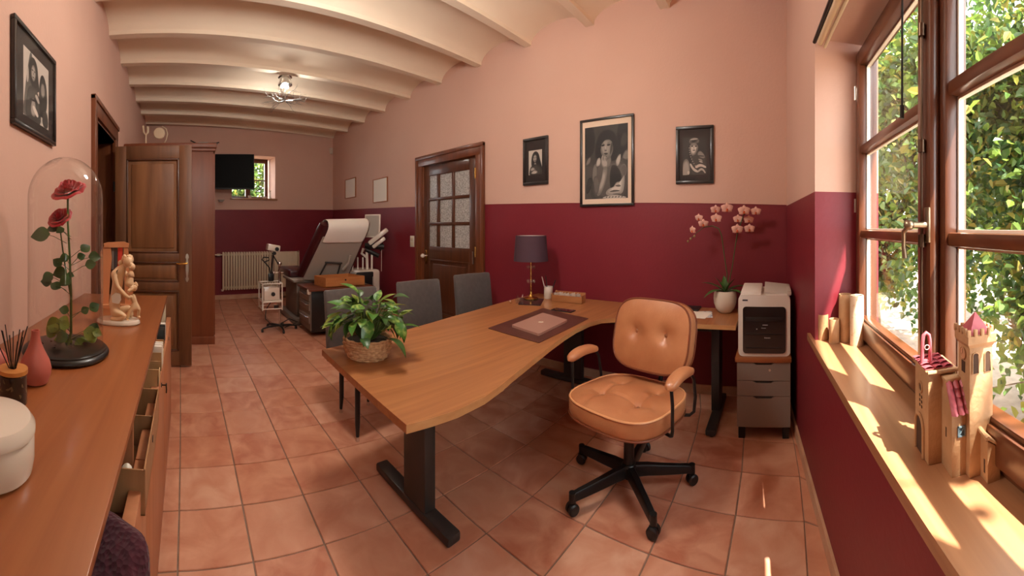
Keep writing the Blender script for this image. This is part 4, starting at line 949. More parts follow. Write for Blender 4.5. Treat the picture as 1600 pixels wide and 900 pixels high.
def rose(name, c, R, seed, tilt_=.55):
    """rose bloom: a tight spiral heart wrapped in layers of cupped petals with rolled rims"""
    rnd = random.Random(seed); b = MB(); RT = Matrix.Translation(c) @ Matrix.Rotation(-.30+PI, 4, 'Z') @ Matrix.Rotation(-tilt_, 4, 'X')
    for n, r0, hgt, lean, w, roll in ((2, .10, .62, .05, .9, .1), (3, .20, .66, .10, .9, .2), (4, .34, .64, .22, .8, .5), (5, .50, .58, .42, .78, .9), (6, .66, .46, .72, .76, 1.3), (7, .80, .30, 1.05, .72, 1.6)):
        a0 = rnd.uniform(0, 6)
        for k in range(n):
            a = a0+2*PI*k/n+rnd.uniform(-.12, .12); half = PI/n*1.35 if n > 2 else 1.5; rows = []
            for i in range(7):
                s_ = i/6; L = []
                for j in range(9):
                    q = (j/8-.5)*2; hw = sin(PI*(.18+.60*s_))**.6
                    rad = R*(.12+(r0-.12+.02*k/n)*min(1, s_*1.5)**.8+lean*.28*s_*s_+.10*roll*max(0, s_-.75)*2)
                    ang = a+q*half*hw*(.95 if s_ > .1 else .5)
                    z = R*(-.25+(hgt+.28)*s_*(1-.35*lean*s_)-.16*roll*max(0, s_-.8)*3-.10*q*q*s_)
                    L.append(RT @ Vector((rad*cos(ang), rad*sin(ang), z+R*.03*sin(q*4+k*2)*s_)))
                rows.append(b.ring(L))
            b.skin(rows, cap=False, closed=False)
    o = b.build(name, ROSE, rs, angle=80); md = o.modifiers.new('t', 'SOLIDIFY'); md.thickness = .0012; subsurf(o, 1)
    b = MB(); b.ball(RT @ Vector((0, 0, -.22*R)), R*.22, 10, sz=1.1); b.build('rose_hip', STEM, rs)
    return o
rose('rose_bloom', dsee(107, 297), .062, 1); rose('rose_bloom', dsee(93, 339, .02), .046, 2, .8)
lv = [(70, 366, 30), (86, 356, 22), (93, 360, 14), (133, 388, 18), (146, 401, 20), (141, 413, 17), (128, 400, 14), (100, 403, 16), (90, 410, 17), (96, 425, 22), (76, 432, 20), (73, 440, 18), (88, 447, 20), (103, 438, 20), (112, 430, 12), (100, 484, 16), (147, 480, 18), (134, 484, 14), (88, 505, 26), (96, 515, 22), (100, 500, 18), (146, 513, 20), (138, 520, 24), (130, 534, 20), (106, 536, 14), (112, 545, 16), (84, 512, 20), (80, 520, 18), (98, 526, 20), (124, 538, 22), (142, 528, 20), (152, 520, 16), (92, 530, 16), (101, 508, 18)]
RLM = [leaf_mesh('rose_leaf', .046, .036, m_, fold=.15, droop=.25, round_=False) for m_ in (LEAFD, LEAFD, LEAFY)]
rnd = random.Random(3)
for u, v, s in lv:
    dr = rnd.uniform(-.05, .05); p = dsee(u, v, dr); side = 1 if u > 110 else -1
    stp = dsee(111 if u > 80 else 104, min(v+14, 530), 0)
    b.tube([stp, stp.lerp(p, .6)+Vector((0, 0, .006)), p], .0012, 5)
    # blade facing the room
    o = bpy.data.objects.new('rose_leaf', RLM[2 if v > 495 and rnd.random() < .8 else 0]); COL.objects.link(o); o.parent = rs
    az = rnd.uniform(-.7, .7)+(0 if side > 0 else PI)
    o.matrix_local = RM[rs].inverted() @ Matrix.Translation(p) @ Matrix.Rotation(.29, 4, 'Z') @ Euler((rnd.uniform(.7, 1.35), 0, 0)).to_matrix().to_4x4() @ Matrix.Rotation(az, 4, 'Z') @ Matrix.Translation((-.02, 0, 0)) @ Matrix.Scale(s/20*1.3, 4)
b.build('stem', STEM, rs)
b = MB(); rnd = random.Random(9)
for k in range(14):
    a = rnd.uniform(0, 6.3); r = rnd.uniform(.02, .12); M = Matrix.Translation((DX+r*cos(a), DY+r*sin(a), .937)) @ Euler((rnd.uniform(-.5, .5), rnd.uniform(-.5, .5), a)).to_matrix().to_4x4()
    b.poly([M @ Vector(q) for q in ((0, 0, 0), (.012, -.008, .003), (.026, 0, 0), (.012, .008, .003))])
b.build('fallen_petals', mat('dried petals', srgb(60, 34, 26), .8), rs)['kind'] = 'stuff'

# ---- mother and child figurine
FX, FY = -.345, 1.875
t = empty('porcelain_figurine', (FX, FY, .90), 0, 'ivory porcelain figurine of a kneeling mother with two children on an oval base', 'figurine')
b = MB(); b.lathe([(0, 0), (.105, 0), (.112, .006), (.110, .018), (.103, .024), (0, .026)], (FX, FY, .90), 44, sx=1.0, sy=.62); b.build('base', POT, t)
def fs(u, v, dr=0): return seen(u, v, hypot(FX, FY)+dr)
# woman: kneeling towards the right, head bowed
N_ = [fs(178, 485), fs(181, 462), fs(184, 440, .005), fs(187, 424), fs(196, 413, -.01), fs(199, 405, -.015)]
N_ += [fs(177, 428, -.035), fs(183, 448, -.05), fs(196, 462, -.05), fs(203, 466, -.045)]        # near arm
N_ += [fs(196, 428, .03), fs(206, 438, .02), fs(203, 450, 0)]                                        # far arm around the baby
N_ += [fs(176, 488, -.035), fs(196, 494, -.05), fs(184, 499, -.05), fs(172, 498, -.04)]             # near leg
N_ += [fs(183, 488, .03), fs(203, 480, .03), fs(205, 496, .02)]                                       # far leg
E_ = [(0, 1), (1, 2), (2, 3), (3, 4), (4, 5), (3, 6), (6, 7), (7, 8), (8, 9), (3, 10), (10, 11), (11, 12), (0, 13), (13, 14), (14, 15), (15, 16), (0, 17), (17, 18), (18, 19)]
R_ = [.034, .030, .029, .026, .012, .014, .018, .013, .011, .009, .016, .012, .009, .026, .020, .014, .011, .026, .019, .013]
skinned('mother', N_, E_, R_, PORC, t, 2)
b = MB(); hc = fs(200, 409, -.02); b.ball(hc, .0265, 18, sz=1.15); b.ball(fs(204, 413, -.036), .010, 10, sz=1.2)
b.ball(fs(206.5, 413, -.038), .0045, 8); 
for k in range(26):
    a = k*2.4; q = k/26; p = hc+Vector((cos(a)*.024*sqrt(1-q*q*.6)-.004, .010+sin(a)*.022*sqrt(1-q*q*.6), .008+.022*q)); b.ball(p, .0085, 8)
b.ball(fs(189, 411, .0), .016, 10); b.build('head', PORC, t, angle=80)
# baby held at the shoulder
N_ = [fs(203, 440, -.025), fs(204, 428, -.03), fs(205, 421, -.03), fs(199, 430, -.045), fs(208, 432, -.03), fs(197, 447, -.04), fs(206, 452, -.04), fs(199, 456, -.05)]
skinned('baby', N_, [(0, 1), (1, 2), (1, 3), (1, 4), (0, 5), (0, 6), (6, 7)], [.019, .017, .009, .009, .009, .013, .012, .009], PORC, t, 2)
b = MB(); b.ball(fs(206, 417, -.03), .018, 14, sz=1.1); b.ball(fs(203, 418, -.047), .004, 8); b.build('baby_head', PORC, t)
# toddler standing on the right with one leg lifted
N_ = [fs(211, 477, -.02), fs(209, 466, -.02), fs(209, 459, -.02), fs(204, 463, -.035), fs(199, 468, -.045), fs(203, 487, -.03), fs(198, 500, -.03), fs(217, 482, -.02), fs(216, 494, -.01), fs(219, 497, -.02), fs(203, 502, -.045)]
skinned('toddler', N_, [(0, 1), (1, 2), (1, 3), (3, 4), (0, 5), (5, 6), (6, 10), (0, 7), (7, 8), (8, 9)], [.015, .015, .008, .008, .006, .011, .008, .011, .008, .006, .006], PORC, t, 2)
b = MB(); b.ball(fs(209, 449, -.02), .0185, 16, sz=1.08)
for k in range(18):
    a = k*2.4; q = k/18; b.ball(fs(209, 447, -.015)+Vector((cos(a)*.017*sqrt(1-q*q*.7), sin(a)*.016*sqrt(1-q*q*.7), .004+.014*q)), .0055, 8)
b.build('toddler_head', PORC, t)
b = MB(); c = fs(182, 466, -.055); b.prism([(-.022, -.02), (.012, -.028), (.024, -.006), (.02, .022), (-.006, .028), (-.026, .012)], -.004, .004, Matrix.Translation(c) @ Matrix.Rotation(.18, 4, 'Z') @ Matrix.Rotation(PI/2, 4, 'X')); b.build('drape', POT, t)
# ---- carved wooden rack behind the figurine
WX, WY = -.42, 2.26
t = empty('wooden_rack', (WX, WY, .90), 0, 'carved pale wooden rack with red and grey strips standing behind the figurine', 'ornament')
def wr_(P, y0, y1, mt, nm): b = MB(); b.prism(P, y0, y1, Matrix.Translation((WX, WY, .90)) @ Matrix.Rotation(.2, 4, 'Z') @ Matrix(((1, 0, 0, 0), (0, 0, -1, 0), (0, 1, 0, 0), (0, 0, 0, 1)))); return b.build(nm, mt, t)
CW = mat('carved pale wood', srgb(206, 142, 98), .5, col2=srgb(190, 124, 82), scale=(14, 14, 3))
wr_([(-.085, 0), (.085, 0), (.095, .02), (-.095, .02)], -.05, .05, CW, 'base')
wr_([(-.10, .02), (-.055, .02), (-.045, .20), (-.035, .30), (-.045, .385), (-.075, .385), (-.105, .34), (-.105, .2)], -.014, .014, CW, 'left_post')
wr_([(.045, .02), (.10, .02), (.085, .18), (.070, .30), (.062, .37), (.068, .385), (.040, .385), (.036, .32), (.040, .22)], -.014, .014, CW, 'right_post')
wr_([(-.08, .365), (.066, .365), (.070, .390), (.04, .400), (-.06, .396), (-.085, .388)], -.018, .018, CW, 'top_rail')
for x, c, z0 in ((-.030, srgb(110, 104, 100), .23), (-.012, srgb(64, 60, 62), .24), (.008, srgb(206, 52, 42), .25), (.022, srgb(214, 72, 52), .27), (-.004, srgb(70, 72, 84), .13)):
    wr_([(x-.007, z0), (x+.007, z0), (x+.009, .365), (x-.006, .365)] if z0 > .2 else [(x-.02, .13), (x+.02, .13), (x+.016, .22), (x-.014, .22)], -.006, .006, mat('strip %d' % int(x*1000), c, .5), 'strip')

# ================================================================= far part of the room
# wardrobe behind the open door
t = empty('wardrobe', (-.2, 4.95, 0), 0, 'tall russet wooden wardrobe standing behind the open panelled door', 'wardrobe')
b = MB(); b.bb(XL+.01, 4.44, 0, .325, 5.55, 2.34, bev=.004); b.build('body', WARD, t)
b = MB(); b.bb(XL+.006, 4.42, 2.29, .345, 5.57, 2.325, bev=.006); b.bb(XL+.006, 4.405, 2.325, .36, 5.58, 2.385, bev=.010); b.build('cornice', WARD, t)
for y0, y1 in ((4.47, 4.99), (5.00, 5.52)):
    b = MB(); b.bb(.322, y0, .10, .342, y1, 2.27, bev=.003); b.build('door', WARD, t)
b = MB(); b.cyl((.345, 4.95, 1.1), (.36, 4.95, 1.1), .012, n=12); b.build('knob', BRASS, t)
b = MB(); b.bb(XL+.01, 4.425, 0, .338, 5.54, .09, bev=.003); b.build('plinth', WARD, t)
# things on top of the wardrobe
t = empty('desk_fan', (-.33, 4.62, 2.385), 0, 'small cream round fan lamp standing on top of the wardrobe', 'fan')
b = MB(); b.lathe([(0, -.018), (.066, -.014), (.072, 0), (.066, .014), (0, .018)], (-.335, 4.60, 2.545), 26, rot=rotm(x=90)); b.build('head', CREAM, t)
b = MB(); b.tube([(-.30, 4.62, 2.635), (-.25, 4.62, 2.60), (-.235, 4.62, 2.54), (-.25, 4.62, 2.47), (-.285, 4.62, 2.41)], [.012, .016, .017, .014, .010], 8, flat=.5); b.cyl((-.29, 4.62, 2.386), (-.29, 4.62, 2.41), .045, .03, n=20); b.build('stand', CREAM, t)
t = empty('wall_bracket', (-.52, 4.60, 2.385), 0, 'thin cream forked stand on the wardrobe top left of the fan', 'stand')
b = MB(); b.tube([(-.50, 4.6, 2.40), (-.50, 4.6, 2.53)], .010, 8); b.tube([(-.535, 4.6, 2.64), (-.525, 4.6, 2.56), (-.50, 4.6, 2.53), (-.475, 4.6, 2.56), (-.478, 4.6, 2.63)], .014, 8); b.cyl((-.50, 4.6, 2.386), (-.50, 4.6, 2.40), .04, n=16); b.build('fork', CREAM, t)
t = empty('folded_bracket', (.2, 4.6, 2.385), 0, 'flat black metal bracket lying on the front edge of the wardrobe top', 'bracket')
b = MB(); b.box((.22, 4.62, 2.405), (.30, .16, .014), bev=.003); b.tube([(.05, 4.56, 2.445), (.12, 4.56, 2.41), (.36, 4.56, 2.415), (.40, 4.56, 2.425)], .008, 6); b.box((.36, 4.55, 2.395), (.03, .05, .03), rot=rotm(y=20)); b.build('frame', BLACKM, t)
b = MB(); b.box((.20, 4.545, 2.414), (.12, .03, .014), bev=.002); b.build('label', mat('grey label', srgb(150, 146, 140), .5), t)
# television
t = empty('television', (.75, 6.9, 2.0), radians(-4), 'black flat television on a wall arm partly hiding the small window', 'television')
TVR = Matrix.Translation((.72, 6.92, 2.42)) @ Matrix.Rotation(radians(-6), 4, 'Z') @ Matrix.Rotation(radians(-3), 4, 'X')
b = MB(); b.bb(-.54, -.02, -.33, .54, .02, .33, bev=.008); b.bb(-.3, .02, -.2, .3, .05, .2, bev=.01); b.bm.transform(TVR); b.build('housing', mat('tv plastic', (.012, .012, .013), .4), t)
b = MB(); b.bb(-.525, -.0225, -.305, .525, -.0203, .315); b.bm.transform(TVR); b.build('screen', mat('tv screen', (.003, .003, .003), .5, spec=.08), t)
b = MB(); b.tube([(.72, 6.97, 2.42), (.60, 7.06, 2.42), (.66, 7.17, 2.42)], .02, 8); b.box((.66, 7.175, 2.42), (.12, .02, .2)); b.build('wall_arm', BLACKM, t)
# socket box with adapter below the tv
t = empty('camera_bracket', (.62, 7.13, 1.87), 0, 'small grey wall bracket below the left end of the television', 'bracket')
b = MB(); b.box((.66, 7.10, 1.885), (.08, .10, .02), bev=.005); b.tube([(.60, 7.13, 1.91), (.68, 7.08, 1.90), (.72, 7.06, 1.905)], .010, 8); b.build('arm', SHELLG, t)
# little things on the far window sill
zsl = 1.9575
for nm, x, dy, pr, lb, ct, mt in [('small_cup', 1.245, .05, [(0, 0), (.022, 0), (.030, .02), (.036, .055), (.030, .055), (.022, .01), (0, .008)], 'small white cup on the far window sill under the television', 'cup', WHITE),
    ('small_bowl', 1.555, .02, [(0, 0), (.025, 0), (.05, .018), (.066, .035), (.060, .035), (.03, .01), (0, .008)], 'small white bowl on the far window sill, right of the centre post', 'bowl', WHITE)]:
    tag(MB().lathe(pr, (x, yfar(x)+dy, zsl), 22, cap=False).build(nm, mt), lb, ct)
t = empty('sill_figure', (1.67, yfar(1.67)+.06, zsl), 0, 'thin white figurine standing at the right end of the far window sill', 'figurine')
b = MB(); x, y = 1.67, yfar(1.67)+.06; b.lathe([(0, 0), (.030, 0), (.026, .02), (.014, .06), (.018, .10), (.012, .135), (0, .14)], (x, y, zsl), 16); b.ball((x, y, zsl+.155), .018, 12); b.tube([(x, y, zsl+.10), (x-.03, y, zsl+.13), (x-.035, y, zsl+.18)], .006, 6); b.build('body', WHITE, t)
# radiator
t = empty('radiator', (1.47, 7.2, .0), radians(0), 'cream column radiator on the burgundy wall below the small window', 'radiator')
XA_, XB2 = .70, 2.245
for i in range(31):
    x = XA_+(XB2-XA_)*i/30; y = yfar(x)-.085; b = MB()
    if i < 30: b.tube([(x, y+.03, .20), (x, y-.02, .20), (x, y-.035, .24), (x, y-.035, .86), (x, y-.02, .905), (x, y+.03, .905)], .020, 6, flat=.55) if i < 21 else b.box((x, y, .55), (.052, .05, .71), bev=.008)
    else: b.box((x, y, .55), (.02, .06, .72), bev=.005)
    b.build('column', CREAM, t)
b = MB(); b.tube([(XA_, yfar(XA_)-.075, .24), (XB2, yfar(XB2)-.075, .24)], .022, 8); b.tube([(XA_, yfar(XA_)-.075, .865), (XB2, yfar(XB2)-.075, .865)], .022, 8); b.build('header_pipe', CREAM, t)
b = MB(); b.tube([(.70, 7.08, .865), (.50, 7.06, .865)], .014, 8); b.cyl((.58, 7.07, .865), (.64, 7.07, .865), .024, n=12); b.build('valve', WHITE, t)
b = MB(); b.cyl((.66, 7.08, .19), (.70, 7.08, .19), .02, n=10); b.build('valve', WHITE, t)
# motion sensor, notices, switch
b = MB(); b.box((3.00, 7.36, 3.01), (.07, .05, .13), rot=rotm(z=40), bev=.012); tag(b.build('motion_sensor', POT), 'small white alarm sensor high in the far right room corner', 'sensor')
def wframe(name, y0, y1, z0, z1, fw, mt, label, cat, group=None, th=.018):
    t = empty(name, (XR, (y0+y1)/2, z0), 0, label, cat, group)
    b = MB()
    for q in ((y0, z0, y1, z0+fw), (y0, z1-fw, y1, z1), (y0, z0+fw, y0+fw, z1-fw), (y1-fw, z0+fw, y1, z1-fw)): b.bb(XR-th, q[0], q[1], XR-.001, q[2], q[3], bev=.003)
    b.build('frame', mt, t)
    return t
LOAK = mat('thin light oak', srgb(168, 104, 62), .5)
for i, (y0, y1, z0, z1, lb) in enumerate(((6.30, 6.78, 1.95, 2.33, 'thin wooden framed white notice nearer the far corner'), (5.14, 5.62, 1.80, 2.20, 'thin wooden framed white notice nearer the glazed door'))):
    t = wframe('wall_notice', y0, y1, z0, z1, .014, LOAK, lb, 'frame', th=.02)
    b = MB(); b.bb(XR-.010, y0+.012, z0+.012, XR-.004, y1-.012, z1-.012); b.build('sheet', PAPER, t, smooth=False)
t = empty('light_switch', (XR, 4.46, 1.1), 0, 'cream double light switch beside the glazed door', 'switch')
b = MB(); b.bb(XR-.010, 4.40, 1.105, XR-.001, 4.50, 1.265, bev=.003); b.build('plate', POT, t)
for z in (1.15, 1.222): b = MB(); b.bb(XR-.014, 4.42, z-.028, XR-.009, 4.48, z+.028, bev=.002); b.build('rocker', CREAM, t)

# ---- examination chair seen from behind
EX = (1.98, 5.30, 0)
t = empty('examination_chair', EX, 0, 'maroon medical examination chair with raised backrest and a white paper roll cover', 'exam chair')
def ep(x, y, z): return (x, y, z)
# backrest slab: bottom edge and top edge, leaning
BL, BR_, TLv, TR = seen(468, 434, 5.15), seen(545, 436, 5.50), seen(503, 358, 4.85), seen(580, 356, 5.22)
nrm = (BR_-BL).cross(TLv-BL).normalized(); 
if nrm.y > 0: nrm = -nrm                                             # towards the camera side
def slab(b, A, B, C, D, t0, t1, r=.0, sub=1):
    f = [A, B, D, C]; a = b.ring([p+nrm*t0 for p in f]); c = b.ring([p+nrm*t1 for p in f]); return b.skin([a, c])
b = MB(); rings = []
for k in range(13):
    s = k/12; L = BL.lerp(TLv, s*1.06-.02); R = BR_.lerp(TR, s*1.06-.02); endk = 1-.35*max(0, (abs(2*s-1)-.8)/.2)**2
    w = (R-L); th = .085*endk; bow = -.05*sin(PI*s)
    rings.append(b.ring([L+w*p-nrm*(q*th+.088+bow*0) for p, q in [(.0, -.3), (.03, -1), (.5, -1), (.97, -1), (1, -.3), (1, .5), (.96, 1), (.5, 1.15), (.04, 1), (0, .5)]]))
b.skin(rings); b.build('back_cushion', MAROON, t, angle=60)
b = MB(); slab(b, BL.lerp(BR_, .07)+(BL-TLv)*.02, BL.lerp(BR_, .93)+(BL-TLv)*.02, TLv.lerp(TR, .10).lerp(BL, .15), TLv.lerp(TR, .90).lerp(BR_, .15), .0, .02); b.build('back_shell', SHELLG, t, smooth=False)
b = MB(); rings = []                                                   # paper cover wrapped over the top end
for (s, o_) in ((.74, .030), (.84, .036), (.94, .038), (1.03, .030), (1.09, -.01), (1.11, -.08), (1.09, -.15), (1.02, -.195), (.9, -.20), (.6, -.195)):
    L = BL.lerp(TLv, s).lerp(BR_.lerp(TR, s), .09); R = BL.lerp(TLv, s).lerp(BR_.lerp(TR, s), .93); rings.append(b.ring([L.lerp(R, q/8)+nrm*(o_+.003*sin(q*2.1+s*7)) for q in range(9)]))
b.skin(rings, cap=False, closed=False); pc_ = b.build('paper_cover', PAPER, t, angle=70); md = pc_.modifiers.new('t', 'SOLIDIFY'); md.thickness = .004; subsurf(pc_, 1)
b = MB(); c = BL.lerp(BR_, .5).lerp(TLv.lerp(TR, .5), .16); wd = (BR_-BL).normalized(); up = (TLv-BL).normalized()
for dx in (-.11, .11): b.tube([c+wd*dx+up*.16+nrm*.03, c+wd*dx*1.3-up*.10+nrm*.06], .012, 8)
b.tube([c-wd*.13+up*.16+nrm*.03, c+wd*.13+up*.16+nrm*.03], .014, 8); b.build('support_bracket', DGREY, t)
b = MB(); b.tube([c+wd*.20+up*.30+nrm*.03, c+wd*.22+up*.18+nrm*.05, c+wd*.20+up*.05+nrm*.03], .02, 8); b.build('side_handle', SHELLG, t)
b = MB(); sc = seen(457, 427, 5.65); b.box(sc+Vector((.10, .25, 0)), (.34, .62, .12), bev=.04, seg=3); b.box(sc+Vector((.55, .30, -.01)), (.62, .60, .11), bev=.03, seg=3); b.build('seat_cushion', MAROON, t)
b = MB(); b.bb(1.56, 5.15, .10, 2.16, 5.75, .62, bev=.02); b.bb(1.50, 5.05, .0, 2.25, 5.95, .10, bev=.02); b.build('base', GREYB, t)
b = MB(); b.bb(1.5, 5.10, .60, 2.2, 5.7, .635, bev=.008); b.build('frame', SHELLG, t)
# ---- grey cabinet with brown top
t = empty('instrument_cabinet', (1.95, 4.65, 0), 0, 'grey drawer cabinet with a brown overhanging top in front of the examination chair', 'cabinet')
b = MB(); b.bb(1.545, 4.44, .06, 1.98, 4.90, .585, bev=.004); b.build('body', BLACK, t)
b = MB(); b.bb(1.53, 4.45, .085, 1.546, 4.90, .575, bev=.003); b.build('side_front', GREYB, t)
for z in (.24, .40, .52):
    b = MB(); b.tube([(1.53, 4.50, z), (1.505, 4.54, z), (1.505, 4.80, z), (1.53, 4.84, z)], .008, 8); b.build('drawer_handle', CHROME, t)
    b = MB(); b.bb(1.520, 4.47, z-.07, 1.532, 4.88, z+.035, bev=.002); b.build('drawer_front', mat('grey drawer front', srgb(132, 120, 110), .45), t)
b = MB(); b.bb(1.50, 4.40, .585, 2.40, 4.93, .612, bev=.004); b.bb(2.32, 4.44, 0, 2.36, 4.9, .585, bev=.003); b.build('top_board', mat('brown board', srgb(112, 56, 34), .4, col2=srgb(96, 46, 28), scale=(3, 18, 18)), t)
b = MB(); b.box((1.515, 4.46, .575), (.05, .05, .07), bev=.015); b.build('corner_cap', WHITE, t)
t = empty('wooden_box', (2.0, 4.62, .612), radians(0), 'open pale wooden box standing on the brown cabinet top', 'box')
WQ = [Vector((1.74, 4.46, .612)), Vector((2.30, 4.46, .612)), Vector((2.22, 4.80, .612)), Vector((1.70, 4.78, .612))]
BOXW = mat('pale box wood', srgb(194, 128, 74), .5, col2=srgb(176, 110, 60), scale=(4, 20, 20))
for i in range(4):
    a, c = WQ[i], WQ[(i+1) % 4]; b = MB(); n_ = (c-a).cross(Vector((0, 0, 1))).normalized()*-.012; h = Vector((0, 0, .125 if i in (0, 1, 2) else .125))
    b.skin([b.ring([a, c, c+n_, a+n_]), b.ring([a+h, c+h, c+h+n_, a+h+n_])]); b.build('side', BOXW, t, smooth=False)
b = MB(); b.prism([(p.x, p.y) for p in WQ], .6125, .622); b.build('bottom', BOXW, t, smooth=False)
b = MB(); b.cyl((2.02, 4.46, .70), (2.02, 4.455, .70), .012, n=12); b.build('knot_hole', BLACK, t)
# ---- colposcope trolley
t = empty('medical_trolley', (1.28, 4.86, 0), 0, 'thin metal medical stand with a white camera head and a hanging white shelf', 'medical stand')
PX, PY = 1.235, 4.86
b = MB(); b.cyl((PX, PY, .05), (PX, PY, .88), .013, n=10); b.cyl((PX, PY, .55), (PX, PY, .82), .019, n=10); b.ball((PX, PY, .90), .03, 12); b.ball((PX-.08, PY, .78), .022, 12); b.cyl((PX-.09, PY, .78), (PX+.05, PY, .78), .009, n=8); b.build('pole', CHROME, t)
for k, (dx, dy) in enumerate(((-.24, -.02), (.02, -.14), (.24, .04), (.10, .2), (-.12, .2))):
    b = MB(); b.tube([(PX, PY, .075), (PX+dx*.6, PY+dy*.6, .07), (PX+dx, PY+dy, .045)], [.015, .013, .010], 8); b.build('foot', BLACKM, t)
    b = MB(); b.cyl((PX+dx-.012, PY+dy, .022), (PX+dx+.012, PY+dy, .022), .022, n=14); b.build('caster', BLACK, t)
b = MB(); b.tube([(PX-.03, PY-.05, .9), (PX-.08, PY, 1.0), (PX-.10, PY, 1.05)], .008, 8); b.tube([(PX-.10, PY, .70), (PX-.11, PY, .80), (PX-.09, PY, 1.02)], .010, 8); b.build('neck', BLACKM, t)
b = MB(); b.box((PX-.09, PY, 1.115), (.17, .14, .085), rot=rotm(y=10), bev=.012); b.build('camera_head', POT, t)
b = MB(); b.cyl((PX-.055, PY-.065, 1.10), (PX-.055, PY-.09, 1.10), .026, n=18); b.cyl((PX-.085, PY-.05, 1.045), (PX-.085, PY-.075, 1.045), .022, n=16); b.build('lens', BLACK, t)
b = MB(); b.tube([(PX-.12, PY, .74), (PX-.14, PY, .85), (PX-.20, PY, .92), (PX-.24, PY, .96), (PX-.22, PY, .99), (PX-.15, PY, .985), (PX-.145, PY, .95), (PX-.20, PY, .93)], .008, 8); b.box((PX-.12, PY, .72), (.07, .05, .10), bev=.01); b.build('foot_pedal_handle', BLACKM, t)
b = MB(); x0, x1, y0, y1 = PX-.26, PX+.00, PY-.14, PY+.10
for x in (x0, x1):
    for y in (y0, y1): b.cyl((x, y, .31), (x, y, .66), .009, n=8)
for z in (.655, .42, .33):
    for q in (((x0, y0, z), (x1, y0, z)), ((x0, y1, z), (x1, y1, z)), ((x0, y0, z), (x0, y1, z)), ((x1, y0, z), (x1, y1, z))): b.cyl(*q, .008, n=8)
b.bb(x0, y0, .425, x1, y1, .435); b.build('shelf_frame', WHITE, t)
b = MB(); b.bb(x0+.02, y0+.01, .436, x1-.03, y1-.03, .60, bev=.012); b.build('light_source', POT, t)
b = MB(); b.cyl((PX-.12, y0+.01, .52), (PX-.12, y0-.006, .52), .026, n=18); b.build('dial', BLACK, t)
b = MB(); b.bb(PX-.11, y0-.002, .335, PX-.05, y0+.002, .375); b.build('label_plate', BLACK, t)
b = MB(); b.tube([(PX-.10, PY, .42), (PX-.19, PY-.02, .30), (PX-.20, PY-.02, .18), (PX-.12, PY-.05, .10), (PX, PY-.05, .08), (PX+.2, PY, .06), (PX+.32, PY+.1, .03)], .006, 6)
b.tube([(PX+.02, PY, .10), (PX+.15, PY+.05, .14), (PX+.28, PY+.1, .08), (PX+.25, PY+.2, .02), (PX+.1, PY+.1, .015)], .006, 6); b.build('cable', BLACK, t)
# ---- ultrasound unit on the right
t = empty('ultrasound_unit', (2.58, 5.2, 0), 0, 'white and black ultrasound machine with a tilted screen against the right wall', 'medical device')
UX, UY = 2.62, 5.15; RU = hypot(UX, UY)
def us(u, v, dr=0): return seen(u, v, RU+dr)
b = MB(); p0, p1 = us(566, 423), us(604, 500); b.bb(2.48, 5.0, .10, 2.86, 5.45, .74, bev=.05, seg=3); b.build('body', POT, t)
b = MB(); b.bb(2.44, 4.985, .42, 2.73, 5.02, .715, bev=.02); b.build('dark_front', BLACK, t)
b = MB(); b.box((2.715, 4.982, .57), (.02, .012, .14), bev=.005); b.bb(2.50, 4.99, .38, 2.84, 5.0, .395); b.build('grip', SHELLG, t)
for dx, dy in ((-.1, -.12), (.18, -.12), (-.1, .2), (.18, .2)):
    b = MB(); b.cyl((2.63+dx-.02, 5.2+dy, .05), (2.63+dx+.02, 5.2+dy, .05), .05, n=16); b.build('caster', BLACK, t)
b = MB(); b.cyl(us(574, 425), us(573, 392), .022, n=12); b.cyl(us(581, 425), us(581, 395), .016, n=12); b.tube([us(573, 402), us(565, 396), us(568, 388)], .02, 8); b.build('column', WHITE, t)
b = MB(); b.tube([us(570, 384), us(600, 386)], .045, 8); b.tube([us(571, 390), us(592, 400)], .035, 8); b.build('arm_joint', BLACK, t)
b = MB(); M = Matrix.Translation(us(592, 371)) @ Matrix.Rotation(radians(-28), 4, 'Z') @ Matrix.Rotation(radians(-38), 4, 'Y')
b.box((0, 0, .02), (.36, .20, .07), bev=.02); b.box((-.05, 0, -.06), (.24, .18, .06), bev=.02); b.bm.transform(M); b.build('control_panel', POT, t)
b = MB(); b.tube([us(588, 365), us(597, 375), us(598, 385), us(594, 392)], .010, 8); b.build('strap', BLACK, t)
b = MB(); M = Matrix.Translation(us(582, 353)) @ Matrix.Rotation(radians(40), 4, 'Z') @ Matrix.Rotation(radians(6), 4, 'Y'); b.box((0, 0, 0), (.035, .26, .36), bev=.010); b.bm.transform(M); b.build('monitor', POT, t)
b = MB(); M2 = M @ Matrix.Translation((-.019, 0, 0)); b.box((0, 0, 0), (.004, .22, .32)); b.bm.transform(M2); b.build('screen', SHELLG, t)
for u in (551, 559, 567, 596):
    b = MB(); b.cyl(us(u, 424), us(u, 402 if u < 590 else 385), .012 if u < 590 else .003, n=8); b.build('probe', WHITE, t)

